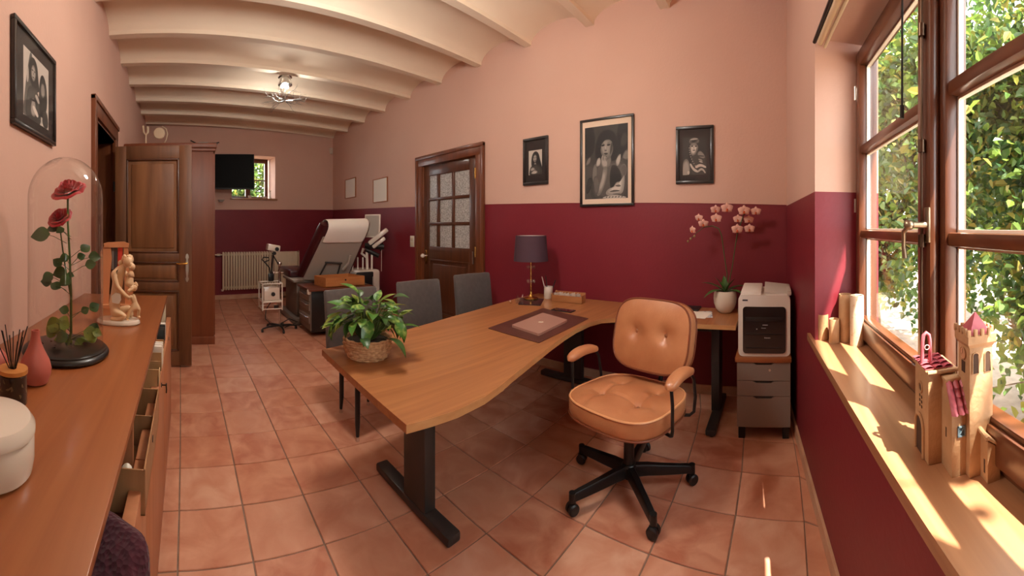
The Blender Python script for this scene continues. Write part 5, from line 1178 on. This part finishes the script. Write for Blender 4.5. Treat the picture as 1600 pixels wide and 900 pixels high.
# ================================================================= ceiling lamp
LC = Vector((1.215, 4.50, 3.262))
t = empty('ceiling_lamp', LC, 0, 'chrome ceiling lamp with a spray of thin silver twigs', 'lamp')
b = MB(); b.lathe([(0, 0), (.085, 0), (.088, -.012), (.072, -.022), (.072, -.075), (.088, -.082), (.088, -.105), (.070, -.112), (0, -.112)], LC, 32); b.build('canopy', CHROME, t)
for k in range(3):
    a = k*2.1+.6; b = MB(); b.lathe([(0, -.110), (.020, -.112), (.022, -.125), (.014, -.135), (0, -.138)], LC+Vector((.04*cos(a), .04*sin(a), 0)), 12); b.build('bulb', mat('lit bulb', (1, .9, .75), .3, emit=(1, .9, .75, 1.6)), t)
rnd = random.Random(21); hub = LC+Vector((0, 0, -.30))
b = MB(); b.cyl(LC+Vector((0, 0, -.11)), hub, .004, n=8); b.ball(hub, .012, 10); b.build('rod', CHROME, t)
for k in range(13):
    a = 2*PI*k/13+rnd.uniform(-.15, .15); b = MB(); el = rnd.uniform(-.35, .55)
    def twig(p, d, L, r, lvl):
        n = p+d*L; m_ = p.lerp(n, .5)+Vector((rnd.uniform(-1, 1), rnd.uniform(-1, 1), rnd.uniform(-1, 1)))*L*.08
        b.tube([p, m_, n], [r, r*.85, r*.6], 5)
        if lvl:
            for q in range(2):
                d2 = (d+Vector((rnd.uniform(-.8, .8), rnd.uniform(-.8, .8), rnd.uniform(-.55, .55)))).normalized(); twig(n if q == 0 else m_, d2, L*rnd.uniform(.55, .85), r*.65, lvl-1)
    twig(hub, Vector((cos(a)*cos(el), sin(a)*cos(el), sin(el)*.8)).normalized(), .15, .0042, 3)
    b.build('twig', mat('dark chrome', (.20, .19, .18), .35, metal=1), t, angle=80)
pl_ = bpy.data.lights.new('ceiling_lamp_light', 'POINT'); pl_.energy = 5.5; pl_.color = (1, .95, .88); pl_.shadow_soft_size = .05
po = bpy.data.objects.new('ceiling_lamp_light', pl_); COL.objects.link(po); po.parent = t; po.location = (0, 0, -.16)

# added fill light: an unseen copy of the lamp over the desk, brightening the room
def added_fill_lamp():
    L2 = Vector((.95, 1.75, 3.262)); r = empty('ceiling_lamp', L2, 0, 'added chrome fill lamp above the desk, unseen, brightening the room', 'lamp')
    for ch_ in list(t.children):
        c = ch_.copy(); COL.objects.link(c); c.parent = r
        if c.type == 'LIGHT': c.data = c.data.copy(); c.data.energy = 24; c.data.shadow_soft_size = .16; c.location = (0, 0, -.42)
added_fill_lamp()

# ================================================================= pictures
SEP = {k: mat('sepia %d' % k, srgb(*[int(c*k/255) for c in (255, 240, 224)]), .6) for k in (18, 26, 34, 43, 52, 62, 72, 85, 98, 113, 128, 144, 160, 178, 195, 212, 230)}
SK = sorted(SEP)
def ell(cx, cy, rx, ry, rot=0, n=22):
    r = radians(rot); return [(cx+rx*cos(a)*cos(r)-ry*sin(a)*sin(r), cy+rx*cos(a)*sin(r)+ry*sin(a)*cos(r)) for a in [2*PI*k/n for k in range(n)]]
def smooth(P, it=2):
    for _ in range(it):
        Q = []
        for i in range(len(P)):
            a, c = P[i], P[(i+1) % len(P)]; Q += [(a[0]*.75+c[0]*.25, a[1]*.75+c[1]*.25), (a[0]*.25+c[0]*.75, a[1]*.25+c[1]*.75)]
        P = Q
    return P
def print_(t, org, ax, ay, w, h, shapes, nrm_):
    """flat printed photograph: tones laid as hair-thin shapes on the sheet; coordinates 0..1 across and up"""
    b = MB(); mats = [SEP[k] for k in SK]
    M = Matrix(((ax.x*w, ay.x*h, nrm_.x, org.x), (ax.y*w, ay.y*h, nrm_.y, org.y), (ax.z*w, ay.z*h, nrm_.z, org.z), (0, 0, 0, 1)))
    for i, (tone, P) in enumerate(shapes):
        P = [(min(max(x, 0), 1), min(max(y, 0), 1)) for x, y in P]
        Q = []
        for p in P:
            if not Q or (abs(p[0]-Q[-1][0])+abs(p[1]-Q[-1][1])) > 1e-4: Q.append(p)
        b.m(SK.index(tone)); vs = b.ring([M @ Vector((x, y, -.0003+.00003*i)) for x, y in Q])
        try: f = b.bm.faces.new(vs); b._fin([f])
        except ValueError: pass
    b.norecalc = True
    bmesh.ops.triangulate(b.bm, faces=b.bm.faces)
    return b.build('print', mats, t, smooth=False)
FULL = [(0, 0), (1, 0), (1, 1), (0, 1)]
S = smooth
def G(tones, P, sx=.86, off=(0, 0), it=2):         # a soft blob: the same outline shrinking towards a lighter or darker heart
    P = smooth(P, it); cx_, cy_ = sum(p[0] for p in P)/len(P), sum(p[1] for p in P)/len(P); out = []
    for i, t_ in enumerate(tones):
        k_ = sx**i*(1-.06*i) if i else 1
        out.append((t_, [((x-cx_)*k_+cx_+off[0]*i, (y-cy_)*k_+cy_+off[1]*i) for x, y in P]))
    return out
big = [(52, FULL)]+G((62, 72), [(-.1, -.1), (.26, -.1), (.3, .4), (.18, .52), (-.1, .5)])+G((26, 18), [(-.1, .55), (.22, .6), (.26, .9), (.1, 1.1), (-.1, 1.1)])+G((26, 18), [(.78, .5), (1.1, .4), (1.1, 1.1), (.72, 1.0)])
big += G((43, 52), [(.84, .68), (.96, .70), (1.02, .82), (.92, .90), (.83, .80)])+G((72, 98, 113), [(.84, .5), (1.05, .5), (1.05, .66), (.92, .64)])+G((85, 113), [(.01, .46), (.13, .5), (.15, .6), (.06, .56)])
big += G((62, 72, 85), [(.12, -.1), (.16, .34), (.22, .48), (.34, .56), (.60, .50), (.86, .56), (1.05, .46), (1.05, -.1)], .9)+G((43, 34), [(.58, .1), (.60, .44), (.72, .46), (.86, .34), (.88, .1)])+G((43, 52), [(.02, .05), (.14, .12), (.2, .3), (.06, .3)])
big += G((98, 113), [(.17, .28), (.20, .46), (.28, .50), (.30, .34), (.24, .2)])+G((98, 85), [(.80, .40), (.92, .48), (1.0, .38), (.92, .26)])
big += G((26, 18), [(.24, .60), (.25, .76), (.36, .91), (.53, .95), (.70, .90), (.79, .74), (.78, .56), (.70, .50), (.30, .52)], .95)
big += G((98, 113), [(.44, .58), (.46, .44), (.60, .42), (.64, .58)])                                            # neck
big += G((98, 113, 128, 144), [(.375, .64), (.37, .76), (.44, .835), (.56, .84), (.66, .79), (.675, .68), (.63, .57), (.54, .52), (.45, .54)], .88, (-.008, .004))
big += G((72, 62), [(.59, .58), (.66, .66), (.67, .76), (.62, .76), (.60, .68)])
big += [(18, S([(.30, .60), (.31, .82), (.44, .92), (.62, .90), (.73, .80), (.72, .60), (.675, .66), (.665, .75), (.60, .80), (.50, .805), (.42, .775), (.385, .71), (.37, .62)], 1))]
for cx_, t_ in ((.435, 6), (.565, 2)): big += [(52, ell(cx_, .732, .042, .015, t_)), (18, ell(cx_, .728, .026, .008, t_)), (26, S([(cx_-.05, .748), (cx_-.01, .765), (cx_+.045, .756), (cx_, .757)]))]
big += [(85, S([(.49, .73), (.505, .67), (.53, .655), (.49, .645), (.465, .655), (.48, .68)])), (178, ell(.492, .69, .008, .03)), (43, ell(.502, .617, .05, .009, -2)), (72, ell(.505, .603, .036, .008)), (85, ell(.50, .575, .03, .012))]
big += G((144, 160, 178), [(.26, .44), (.30, .56), (.38, .57), (.38, .46)])+G((144, 160, 178), [(.72, .50), (.79, .58), (.85, .60), (.83, .48), (.76, .42)])
big += G((113, 144, 160), [(.40, .44), (.38, .54), (.42, .60), (.50, .585), (.545, .52), (.555, .44), (.50, .40)])
for q_ in range(4): big += [(128 if q_ % 2 else 160, S([(.40+.03*q_, .56), (.425+.03*q_, .60-.008*q_), (.44+.03*q_, .585-.01*q_), (.42+.03*q_, .50)])), (62, ell(.425+.031*q_, .55-.006*q_, .004, .03, -12))]
big += G((113, 128, 144, 160), [(.44, .44), (.54, .44), (.53, .30), (.45, .14), (.36, .04), (.28, .04), (.34, .18), (.41, .30)], .84)
big += G((85, 98), [(.20, .30), (.30, .33), (.36, .22), (.32, .06), (.24, .06)])
big += G((144, 160, 178, 195), [(.48, .05), (.54, .13), (.68, .15), (.74, .22), (.84, .22), (.90, .30), (.93, .30), (.92, .14), (.88, .06), (.7, .03)], .84)+[(85, S([(.56, .09), (.7, .12), (.86, .10), (.7, .085)])), (98, S([(.7, .17), (.8, .19), (.86, .16), (.78, .15)])), (98, S([(.62, .06), (.8, .07), (.88, .05), (.75, .045)]))]
big += [(178, S([(.38, 0), (.5, .035), (.75, .045), (.95, .02), (.98, 0)]))]+[(72, ell(.52+.07*q_, .02, .018, .008, 30)) for q_ in range(6)]
girl = [(195, FULL)]+G((43, 34, 26), [(.20, .30), (.20, .68), (.33, .90), (.55, .97), (.76, .86), (.86, .6), (1.0, .32), (1.05, .05), (.5, .05)], .93)+G((52, 43, 62), [(.02, -.1), (.08, .26), (.25, .38), (.5, .42), (.8, .38), (1.02, .15), (1.0, -.1)], .9)
girl += G((113, 144, 160), [(.33, .60), (.35, .74), (.46, .83), (.58, .80), (.63, .66), (.56, .53), (.45, .49)], .86, (-.01, 0))+[(34, ell(.415, .69, .045, .014)), (34, ell(.55, .69, .04, .013)), (52, ell(.48, .575, .06, .013)), (98, S([(.47, .68), (.5, .62), (.46, .62)]))]+G((98, 128), [(.38, .42), (.46, .50), (.56, .48), (.58, .40)])
girl += G((98, 128, 160), [(.08, .20), (.26, .33), (.50, .27), (.42, .18), (.2, .14)])+G((128, 160, 195), [(.12, .05), (.34, .18), (.62, .16), (.72, .08), (.5, .02)])+[(43, ell(.2+.1*q_, .1+.02*(q_ % 2), .03, .012, 20)) for q_ in range(5)]+[(212, ell(.28+.1*q_, .22-.01*q_, .022, .012, 20)) for q_ in range(3)]
rider = [(43, FULL)]+G((26, 34), [(.5, .4), (1.1, .5), (1.1, 1.1), (.6, 1.1)])+G((113, 144, 160), [(-.1, -.1), (-.02, .3), (.12, .46), (.28, .36), (.32, .1), (.2, -.1)], .85)
rider += G((52, 62), [(.3, .1), (.34, .55), (.5, .62), (.8, .6), (1.02, .4), (1.0, -.1), (.4, -.1)], .9)+G((113, 144, 160), [(.26, .84), (.28, .95), (.46, 1.0), (.66, .96), (.70, .86), (.5, .82)], .86)+[(34, ell(.48, .91, .19, .022, 3)), (178, ell(.47, .95, .16, .012, 3)), (34, ell(.47, .87, .2, .018, 2))]
rider += G((113, 144, 178, 195), [(.28, .66), (.29, .80), (.42, .84), (.60, .82), (.66, .72), (.58, .58), (.44, .50), (.34, .54)], .86)+[(34, ell(.40, .765, .05, .018)), (34, ell(.55, .76, .05, .018)), (72, S([(.46, .76), (.49, .70), (.45, .69)])), (62, ell(.47, .655, .06, .014)), (98, S([(.52, .52), (.60, .62), (.62, .74), (.57, .7)]))]
rider += [(26, S([(.22, .80), (.29, .78), (.33, .60), (.34, .36), (.46, .20), (.40, .14), (.28, .30), (.24, .55)]))]+[(178, ell(.275+.004*q_*q_, .72-.06*q_, .018, .012)) for q_ in range(9)]
rider += G((98, 128), [(.58, .56), (.72, .66), (.92, .52), (.94, .42), (.72, .44)])+[(43, S([(.62, .52), (.9, .50), (.9, .47), (.62, .49)])), (195, S([(.28, .28), (.34, .32), (.46, .18), (.66, .10), (.64, .05), (.44, .10)])), (195, S([(.5, .22), (.72, .30), (.98, .22), (.97, .16), (.74, .23), (.56, .16)])), (178, S([(.60, .10), (.80, .20), (.97, .06), (.93, .02), (.80, .14), (.64, .05)])), (144, ell(.74, .39, .09, .022, -15)), (178, ell(.76, .34, .08, .016, -12)), (160, ell(.18, .12, .1, .04, 20)), (195, ell(.24, .06, .05, .05))]
dancer = [(195, FULL)]+G((98, 85), [(-.05, -.1), (.08, .5), (.2, .9), (.3, 1.1), (.36, .6), (.4, .0)], .9)+G((34, 26), [(.18, .60), (.20, .86), (.36, .98), (.52, .90), (.56, .66), (.62, .5), (.4, .45)], .93)+G((113, 144, 160), [(.27, .66), (.29, .80), (.38, .86), (.46, .78), (.44, .64), (.35, .58)], .86)+[(34, ell(.325, .755, .03, .011)), (34, ell(.41, .755, .025, .011)), (52, ell(.36, .655, .035, .01)), (85, S([(.36, .74), (.38, .70), (.35, .69)]))]
dancer += G((52, 62), [(.05, -.1), (.12, .42), (.3, .52), (.52, .5), (.66, .3), (.66, -.1)], .9)+G((26, 34), [(.56, .2), (.60, .72), (.74, .86), (.92, .72), (.94, .3), (.72, .1)], .92)+G((98, 128), [(.66, .50), (.67, .68), (.80, .70), (.84, .56), (.76, .44)])+G((128, 160), [(.24, .06), (.3, .34), (.44, .32), (.46, .06)])+[(212, S([(.3, .2), (.4, .24), (.58, .12), (.5, .07)])), (178, S([(.1, .52), (.13, .78), (.19, .72), (.17, .5)])), (178, S([(.4, .40), (.5, .44), (.62, .34), (.55, .3)])), (62, S([(.7, 0), (.75, .28), (.95, .28), (1, 0)])), (26, S([(.2, .30), (.5, .34), (.5, .31), (.22, .27)]))]+[(34, S([(.14+.05*q_, .92-.03*q_), (.5, .80-.09*q_), (.5, .79-.09*q_), (.14+.05*q_, .90-.03*q_)])) for q_ in range(0)]
BLKF = mat('black frame', (.016, .012, .011), .35, coat=.2)
MATB = mat('dark mount', srgb(38, 28, 24), .7)
MATW = mat('cream mount', srgb(226, 200, 176), .8)
ax, ay, nr = Vector((0, -1, 0)), Vector((0, 0, 1)), Vector((-1, 0, 0))
def picture(y1, y0, z0, z1, fw, mtw, pr, shapes, label, tilt=0):
    """y1 = left edge in view (farther), y0 = right edge; pr = print inset (left, right, bottom, top)"""
    t = wframe('framed_photograph', y0, y1, z0, z1, fw, BLKF, label, 'picture', th=.024)
    b = MB(); b.bb(XR-.012, y0+fw-.004, z0+fw-.004, XR-.004, y1-fw+.004, z1-fw+.004); b.build('mount', mtw, t, smooth=False)
    print_(t, Vector((XR-.0125, y1-pr[0], z0+pr[2])), ax, ay, (y1-y0)-pr[0]-pr[1], (z1-z0)-pr[2]-pr[3], shapes, nr)
    b = MB(); b.bb(XR-.0215, y0+fw-.002, z0+fw-.002, XR-.0200, y1-fw+.002, z1-fw+.002); b.build('picture_glass', mat_glass_pic, t, smooth=False)
mat_glass_pic = glassmat('picture glass', (.99, .99, .99), .3)
def wy(u, v): 
    a = (u-U0)/F; r = XR/sin(a); return r*cos(a), H-(v-VH)*r/F
def rect(ul, ur, vt_l, vb_l, vt_r, vb_r):
    yl_, zt1 = wy(ul, vt_l); _, zb1 = wy(ul, vb_l); yr_, zt2 = wy(ur, vt_r); _, zb2 = wy(ur, vb_r); return yl_, yr_, (zb1+zb2)/2, (zt1+zt2)/2
q = rect(819, 857.5, 218, 290, 212, 288); picture(*q, .03, MATB, (.07, .075, .105, .13), girl, 'small black-framed photograph of a long-haired girl, leftmost of three on the right wall')
q = rect(908, 991.5, 190, 322.5, 177.5, 322); picture(*q, .022, MATW, (.048, .058, .068, .075), big, 'large black-framed sepia photograph of a person resting their chin on one hand')
q = rect(1057, 1115.5, 200, 288, 195, 287); picture(*q, .026, MATB, (.058, .058, .075, .095), rider, 'black-framed photograph of a veiled person with jewellery, nearest the orchid')
# left wall picture
t = empty('framed_photograph', (XL, 1.73, 1.85), 0, 'black-framed dark portrait photograph alone on the left wall above the dome', 'picture')
y0, y1, z0, z1 = 1.47, 2.0, 1.848, 2.33; fw = .022; b = MB()
for q in ((y0, z0, y1, z0+fw), (y0, z1-fw, y1, z1), (y0, z0+fw, y0+fw, z1-fw), (y1-fw, z0+fw, y1, z1-fw)): b.bb(XL+.001, q[0], q[1], XL+.026, q[2], q[3], bev=.003)
b.build('frame', BLKF, t)
b = MB(); b.bb(XL+.004, y0+fw-.004, z0+fw-.004, XL+.012, y1-fw+.004, z1-fw+.004); b.build('mount', MATB, t, smooth=False)
print_(t, Vector((XL+.0125, y0+.115, z0+.07)), Vector((0, 1, 0)), ay, .325, .325, dancer, Vector((1, 0, 0)))
b = MB(); b.bb(XL+.0205, y0+fw-.002, z0+fw-.002, XL+.022, y1-fw+.002, z1-fw+.002); b.build('picture_glass', mat_glass_pic, t, smooth=False)

# ================================================================= window sill ornaments
ZS = .82
def tubev(name, c, r, h, mt, label, sy=1):
    return tag(MB().lathe([(0, 0), (r, 0), (r*1.0, h*.5), (r*.98, h-.004), (r*.94, h), (r*.84, h-.003), (r*.84, .012), (0, .012)], (*c, ZS), 26, cap=False).build(name, mt), label, 'vase', 'clay tube vases on the window sill')
p = [seenz(u, v, ZS) for u, v in ((1286, 530), (1300, 535), (1314, 533), (1332, 539))]
tubev('tube_vase', (p[0].x, p[0].y), .027, .128, CLAY, 'short sandy clay tube vase nearest the burgundy reveal')
tubev('tube_vase', (p[1].x-.005, p[1].y-.010), .026, .118, CLAY, 'short sandy clay tube vase touching the tall ones')
tubev('tube_vase', (p[2].x, p[2].y-.022), .033, .235, CLAY, 'tall sandy clay tube vase left of the sunlit tall one')
tubev('tube_vase', (p[3].x, p[3].y-.022), .034, .240, mat('speckled clay', srgb(210, 186, 158), .6, col2=srgb(196, 160, 124), scale=(60, 60, 60), ramp=(.55, .7)), 'tall sunlit clay tube vase nearest the window frame')

# ---- clay castle, built in its own frame: +x away along the sill, -y towards the window, z up
t = empty('clay_castle', (.817, -.356, ZS), radians(-3.4), 'sandy clay castle model with pink tiled roofs and a tall battlement tower', 'castle')
CW_ = dict(world=False)
DARKH = mat('dark opening', srgb(70, 46, 30), .9)
def arch(w, h, n=8): return [(-w/2, 0), (w/2, 0)]+[(w/2*cos(a), h-w/2+w/2*sin(a)) for a in [PI*k/n for k in range(n+1)]]
MY = lambda x, y, z: Matrix.Translation((x, y, z)) @ Matrix(((1, 0, 0, 0), (0, 0, 1, 0), (0, 1, 0, 0), (0, 0, 0, 1)))        # face looking +y: drawn x, z, out = +y
MX = lambda x, y, z: Matrix.Translation((x, y, z)) @ Matrix(((0, 0, -1, 0), (1, 0, 0, 0), (0, 1, 0, 0), (0, 0, 0, 1)))       # face looking -x: drawn y, z, out = -x
b = MB(); b.bb(0, -.075, 0, .100, 0, .218, bev=.003); b.build('church_block', CLAY, t, **CW_)
b = MB()                                                                       # arched doorway frame and rose window ring
P = arch(.062, .098); Q = arch(.050, .090)
ra = b.ring([MY(.058, 0, .002) @ Vector((x, z, .004)) for x, z in P]); 
b.tube([MY(.058, 0, .002) @ Vector((x, z, .002)) for x, z in [(.029, 0)]+[(.029*cos(a), .066+.029*sin(a)) for a in [PI*k/12 for k in range(13)]]+[(-.029, 0)]], .0045, 8)
b.bm.verts.ensure_lookup_table(); bmesh.ops.delete(b.bm, geom=ra, context='VERTS')
b.build('arch_moulding', CLAY, t, **CW_)
b = MB(); b.tube([MY(.052, 0, .168) @ Vector((.0125*cos(a), .0125*sin(a), .001)) for a in [2*PI*k/16 for k in range(16)]], .003, 6, loop=True)
b.build('rose_window_ring', CLAY, t, **CW_)
b = MB(); b.prism([(x*.9, z*.97) for x, z in arch(.056, .092)], .0004, .0012, MY(.058, 0, .002)); b.build('arched_door', DARKH, t, smooth=False, **CW_)
for k, (dx, dz, r) in enumerate(((0, .168, .0095), (-.007, .145, .004), (.007, .145, .004), (-.007, .133, .004), (.007, .133, .004), (-.007, .121, .004), (.007, .121, .004))):
    b = MB(); b.prism(ell(dx, dz, r, r, 0, 12), .0004, .0012, MY(.052, 0, 0)); b.build('round_opening', DARKH, t, smooth=False, **CW_)
def rooftile(b, M, w, l, th=.004):
    vs = []
    for i in range(4):
        u = i/3; r_ = []
        for k in range(6): q = k/5*2-1; r_.append(M @ Vector((q*w/2, l*(u-.0)-(.003*(1-q*q) if i == 0 else 0), th*(1-q*q)*(1.2-.4*u)+.0045*(1-u))))
        vs.append(b.ring(r_))
    b.skin(vs, cap=False, closed=False)
    b.skin([b.ring([M @ Vector((q*w/2, 0, 0)) for q in (-1, 1)]+[M @ Vector((q*w/2, l, 0)) for q in (1, -1)]), b.ring([M @ Vector((q*w/2, 0, .0022)) for q in (-1, 1)]+[M @ Vector((q*w/2, l, .0015)) for q in (1, -1)])])
b = MB(); b.bb(-.004, -.079, .216, .104, .004, .223, bev=.0025); b.tube([(-.004, -.078, .222), (-.004, .003, .222)], .0055, 8); b.build('roof_slab', CLAY, t, **CW_)
for i in range(4):
    for k in range(3):
        b = MB(); rooftile(b, Matrix.Translation((.010+.026*i, -.070+.025*k+.012, .2245)) @ Matrix.Rotation(-PI/2, 4, 'Z'), .023, .025); b.build('roof_tile', CLAYP, t, angle=60, **CW_)
b = MB(); b.tube([(.050, -.024, .222), (.050, -.023, .280), (.050, -.020, .297), (.050, -.013, .303), (.050, -.006, .297), (.050, -.003, .280), (.050, -.002, .222)], .0050, 10); b.bb(.046, -.026, .222, .056, .0, .236, bev=.002); b.build('bell_gable', CLAYP, t, **CW_)
b = MB(); b.tube([(.044, -.013+.006*cos(a), .268+.006*sin(a)) for a in [2*PI*k/14 for k in range(14)]], .0012, 6, loop=True); b.build('bell_ring', mat('pale pink glaze', srgb(222, 160, 160), .4), t, **CW_)
# middle block with its steep tiled roof
b = MB()
gab = [(-.061, 0), (.0, 0), (.0, .208), (-.026, .208), (-.061, .148)]
b.prism(gab, -.082, -.035, Matrix(((1, 0, 0, 0), (0, 0, 1, 0), (0, 1, 0, 0), (0, 0, 0, 1)))); b.build('nave_block', CLAY, t, smooth=False, **CW_)
b = MB(); b.bb(-.034, -.072, .205, .004, -.031, .214, bev=.003); b.build('ridge_cap', CLAY, t, **CW_)
sl = atan2(.062, .036); 
for r in range(4):
    for k in range(3):
        b = MB(); M = Matrix.Translation((-.066+.0095*r, -.073+.0165*k, .1425+.0165*r)) @ Matrix.Rotation(PI/2*0, 4, 'Z')
        R = Matrix(((0, cos(sl), -sin(sl), 0), (1, 0, 0, 0), (0, sin(sl), cos(sl), 0), (0, 0, 0, 1)))
        rooftile(b, M @ R, .0150, .020, .0065); b.build('roof_tile', CLAYP, t, angle=60, **CW_)
b = MB(); fr = MX(-.061, -.058, .102)
BLUEG = mat('blue grey glaze', srgb(112, 132, 142), .4)
for q in ((-.0095, -.012, -.0065, .012), (.0065, -.012, .0095, .012), (-.0095, -.012, .0095, -.009), (-.0095, .009, .0095, .012)):
    b.prism([(q[0], q[1]), (q[2], q[1]), (q[2], q[3]), (q[0], q[3])], 0, .0035, fr)
b.prism([(-.008, .008), (-.006, .010), (.008, -.008), (.006, -.010)], 0, .0028, fr); b.build('window_frame', BLUEG, t, smooth=False, **CW_)
b = MB(); b.prism([(-.008, -.010), (.008, -.010), (.008, .010), (-.008, .010)], .0002, .001, fr); b.build('window_pane', mat('dark blue glaze', srgb(70, 88, 98), .3), t, smooth=False, **CW_)
b = MB(); b.prism([(-.0025, 0), (.0025, 0), (.0025, .022), (-.0025, .022)], .0002, .001, MY(-.028, -.035, .078)); b.build('slit_opening', DARKH, t, smooth=False, **CW_)
# tower
b = MB(); b.bb(-.080, -.131, 0, -.018, -.070, .300, bev=.002); b.build('tower', CLAY, t, **CW_)
b = MB(); rr = []
for z, o_ in ((.294, 0), (.304, .006), (.322, .006)): rr.append(b.ring([(-.080-o_, -.131-o_, z), (-.018+o_, -.131-o_, z), (-.018+o_, -.070+o_, z), (-.080-o_, -.070+o_, z)]))
b.skin(rr); b.build('parapet', CLAY, t, smooth=False, **CW_)
for k in range(5):
    q = -.131-.004+k*(.069/4); p = -.080-.004+k*(.070/4)
    for c in ((-.084, q), (-.014, q), (p, -.135), (p, -.066)):
        if k in (0, 4) and c[0] in (p,) : continue
        b = MB(); b.box((c[0], c[1], .329), (.0065 if c[0] in (-.084, -.014) else .009, .009 if c[0] in (-.084, -.014) else .0065, .016), bev=.001); b.build('merlon', CLAY, t, **CW_)
b = MB(); b.skin([b.ring([(-.078, -.129, .322), (-.020, -.129, .322), (-.020, -.072, .322), (-.078, -.072, .322)]), b.ring([(-.050, -.1015, .368), (-.048, -.1015, .368), (-.048, -.0995, .368), (-.050, -.0995, .368)])]); b.build('spire', CLAYP, t, smooth=False, **CW_)
for dy in (-.116, -.085):
    b = MB(); b.prism(arch(.014, .046), .0004, .0014, MX(-.080, dy, .236)); b.build('arched_window', DARKH, t, smooth=False, **CW_)
    b = MB(); b.tube([MX(-.080, dy, .236) @ Vector((x, z, .001)) for x, z in arch(.0155, .047)], .0014, 5, loop=True); b.build('window_surround', CLAY, t, **CW_)
b = MB(); b.prism([(-.009, 0), (.009, 0), (.009, .026), (-.009, .026)], .0004, .0012, MY(-.049, -.070, .232)); b.build('square_opening', DARKH, t, smooth=False, **CW_)
b = MB(); b.prism(ell(0, 0, .0135, .0135, 0, 20), 0, .003, MY(-.050, -.070, .277)); b.build('clock_face', mat('clock clay', srgb(188, 138, 104), .7), t, **CW_)
b = MB(); b.tube([MY(-.050, -.070, .277) @ Vector((.0135*cos(a), .0135*sin(a), .003)) for a in [2*PI*k/18 for k in range(18)]], .0013, 5, loop=True); b.tube([MY(-.05, -.070, .277) @ Vector(q) for q in ((0, 0, .004), (0, .009, .004))], .0008, 4); b.tube([MY(-.05, -.070, .277) @ Vector(q) for q in ((0, 0, .004), (.006, -.003, .004))], .0008, 4); b.build('clock_ring', CLAY, t, **CW_)
# annex
b = MB(); b.prism([(-.130, 0), (-.098, 0), (-.098, .094), (-.130, .070)], -.114, -.078, Matrix(((0, 0, 1, 0), (1, 0, 0, 0), (0, 1, 0, 0), (0, 0, 0, 1)))); b.build('annex', CLAY, t, smooth=False, **CW_)
b = MB(); M = Matrix.Translation((-.097, -.098, .100)) @ Matrix.Rotation(radians(36), 4, 'X')
b.bb(-.022, -.040, -.002, .020, .004, .005, bev=.002); b.bm.transform(M); b.tube([(-.118, -.132, .076), (-.078, -.132, .076)], .005, 8); b.tube([(-.118, -.096, .102), (-.078, -.096, .108)], .006, 8); b.build('annex_roof', CLAY, t, **CW_)
b = MB(); b.prism([(-.003, 0), (.003, 0), (.003, .030), (-.003, .030)], .0002, .001, MY(-.100, -.098, .018)); b.build('slit_opening', DARKH, t, smooth=False, **CW_)
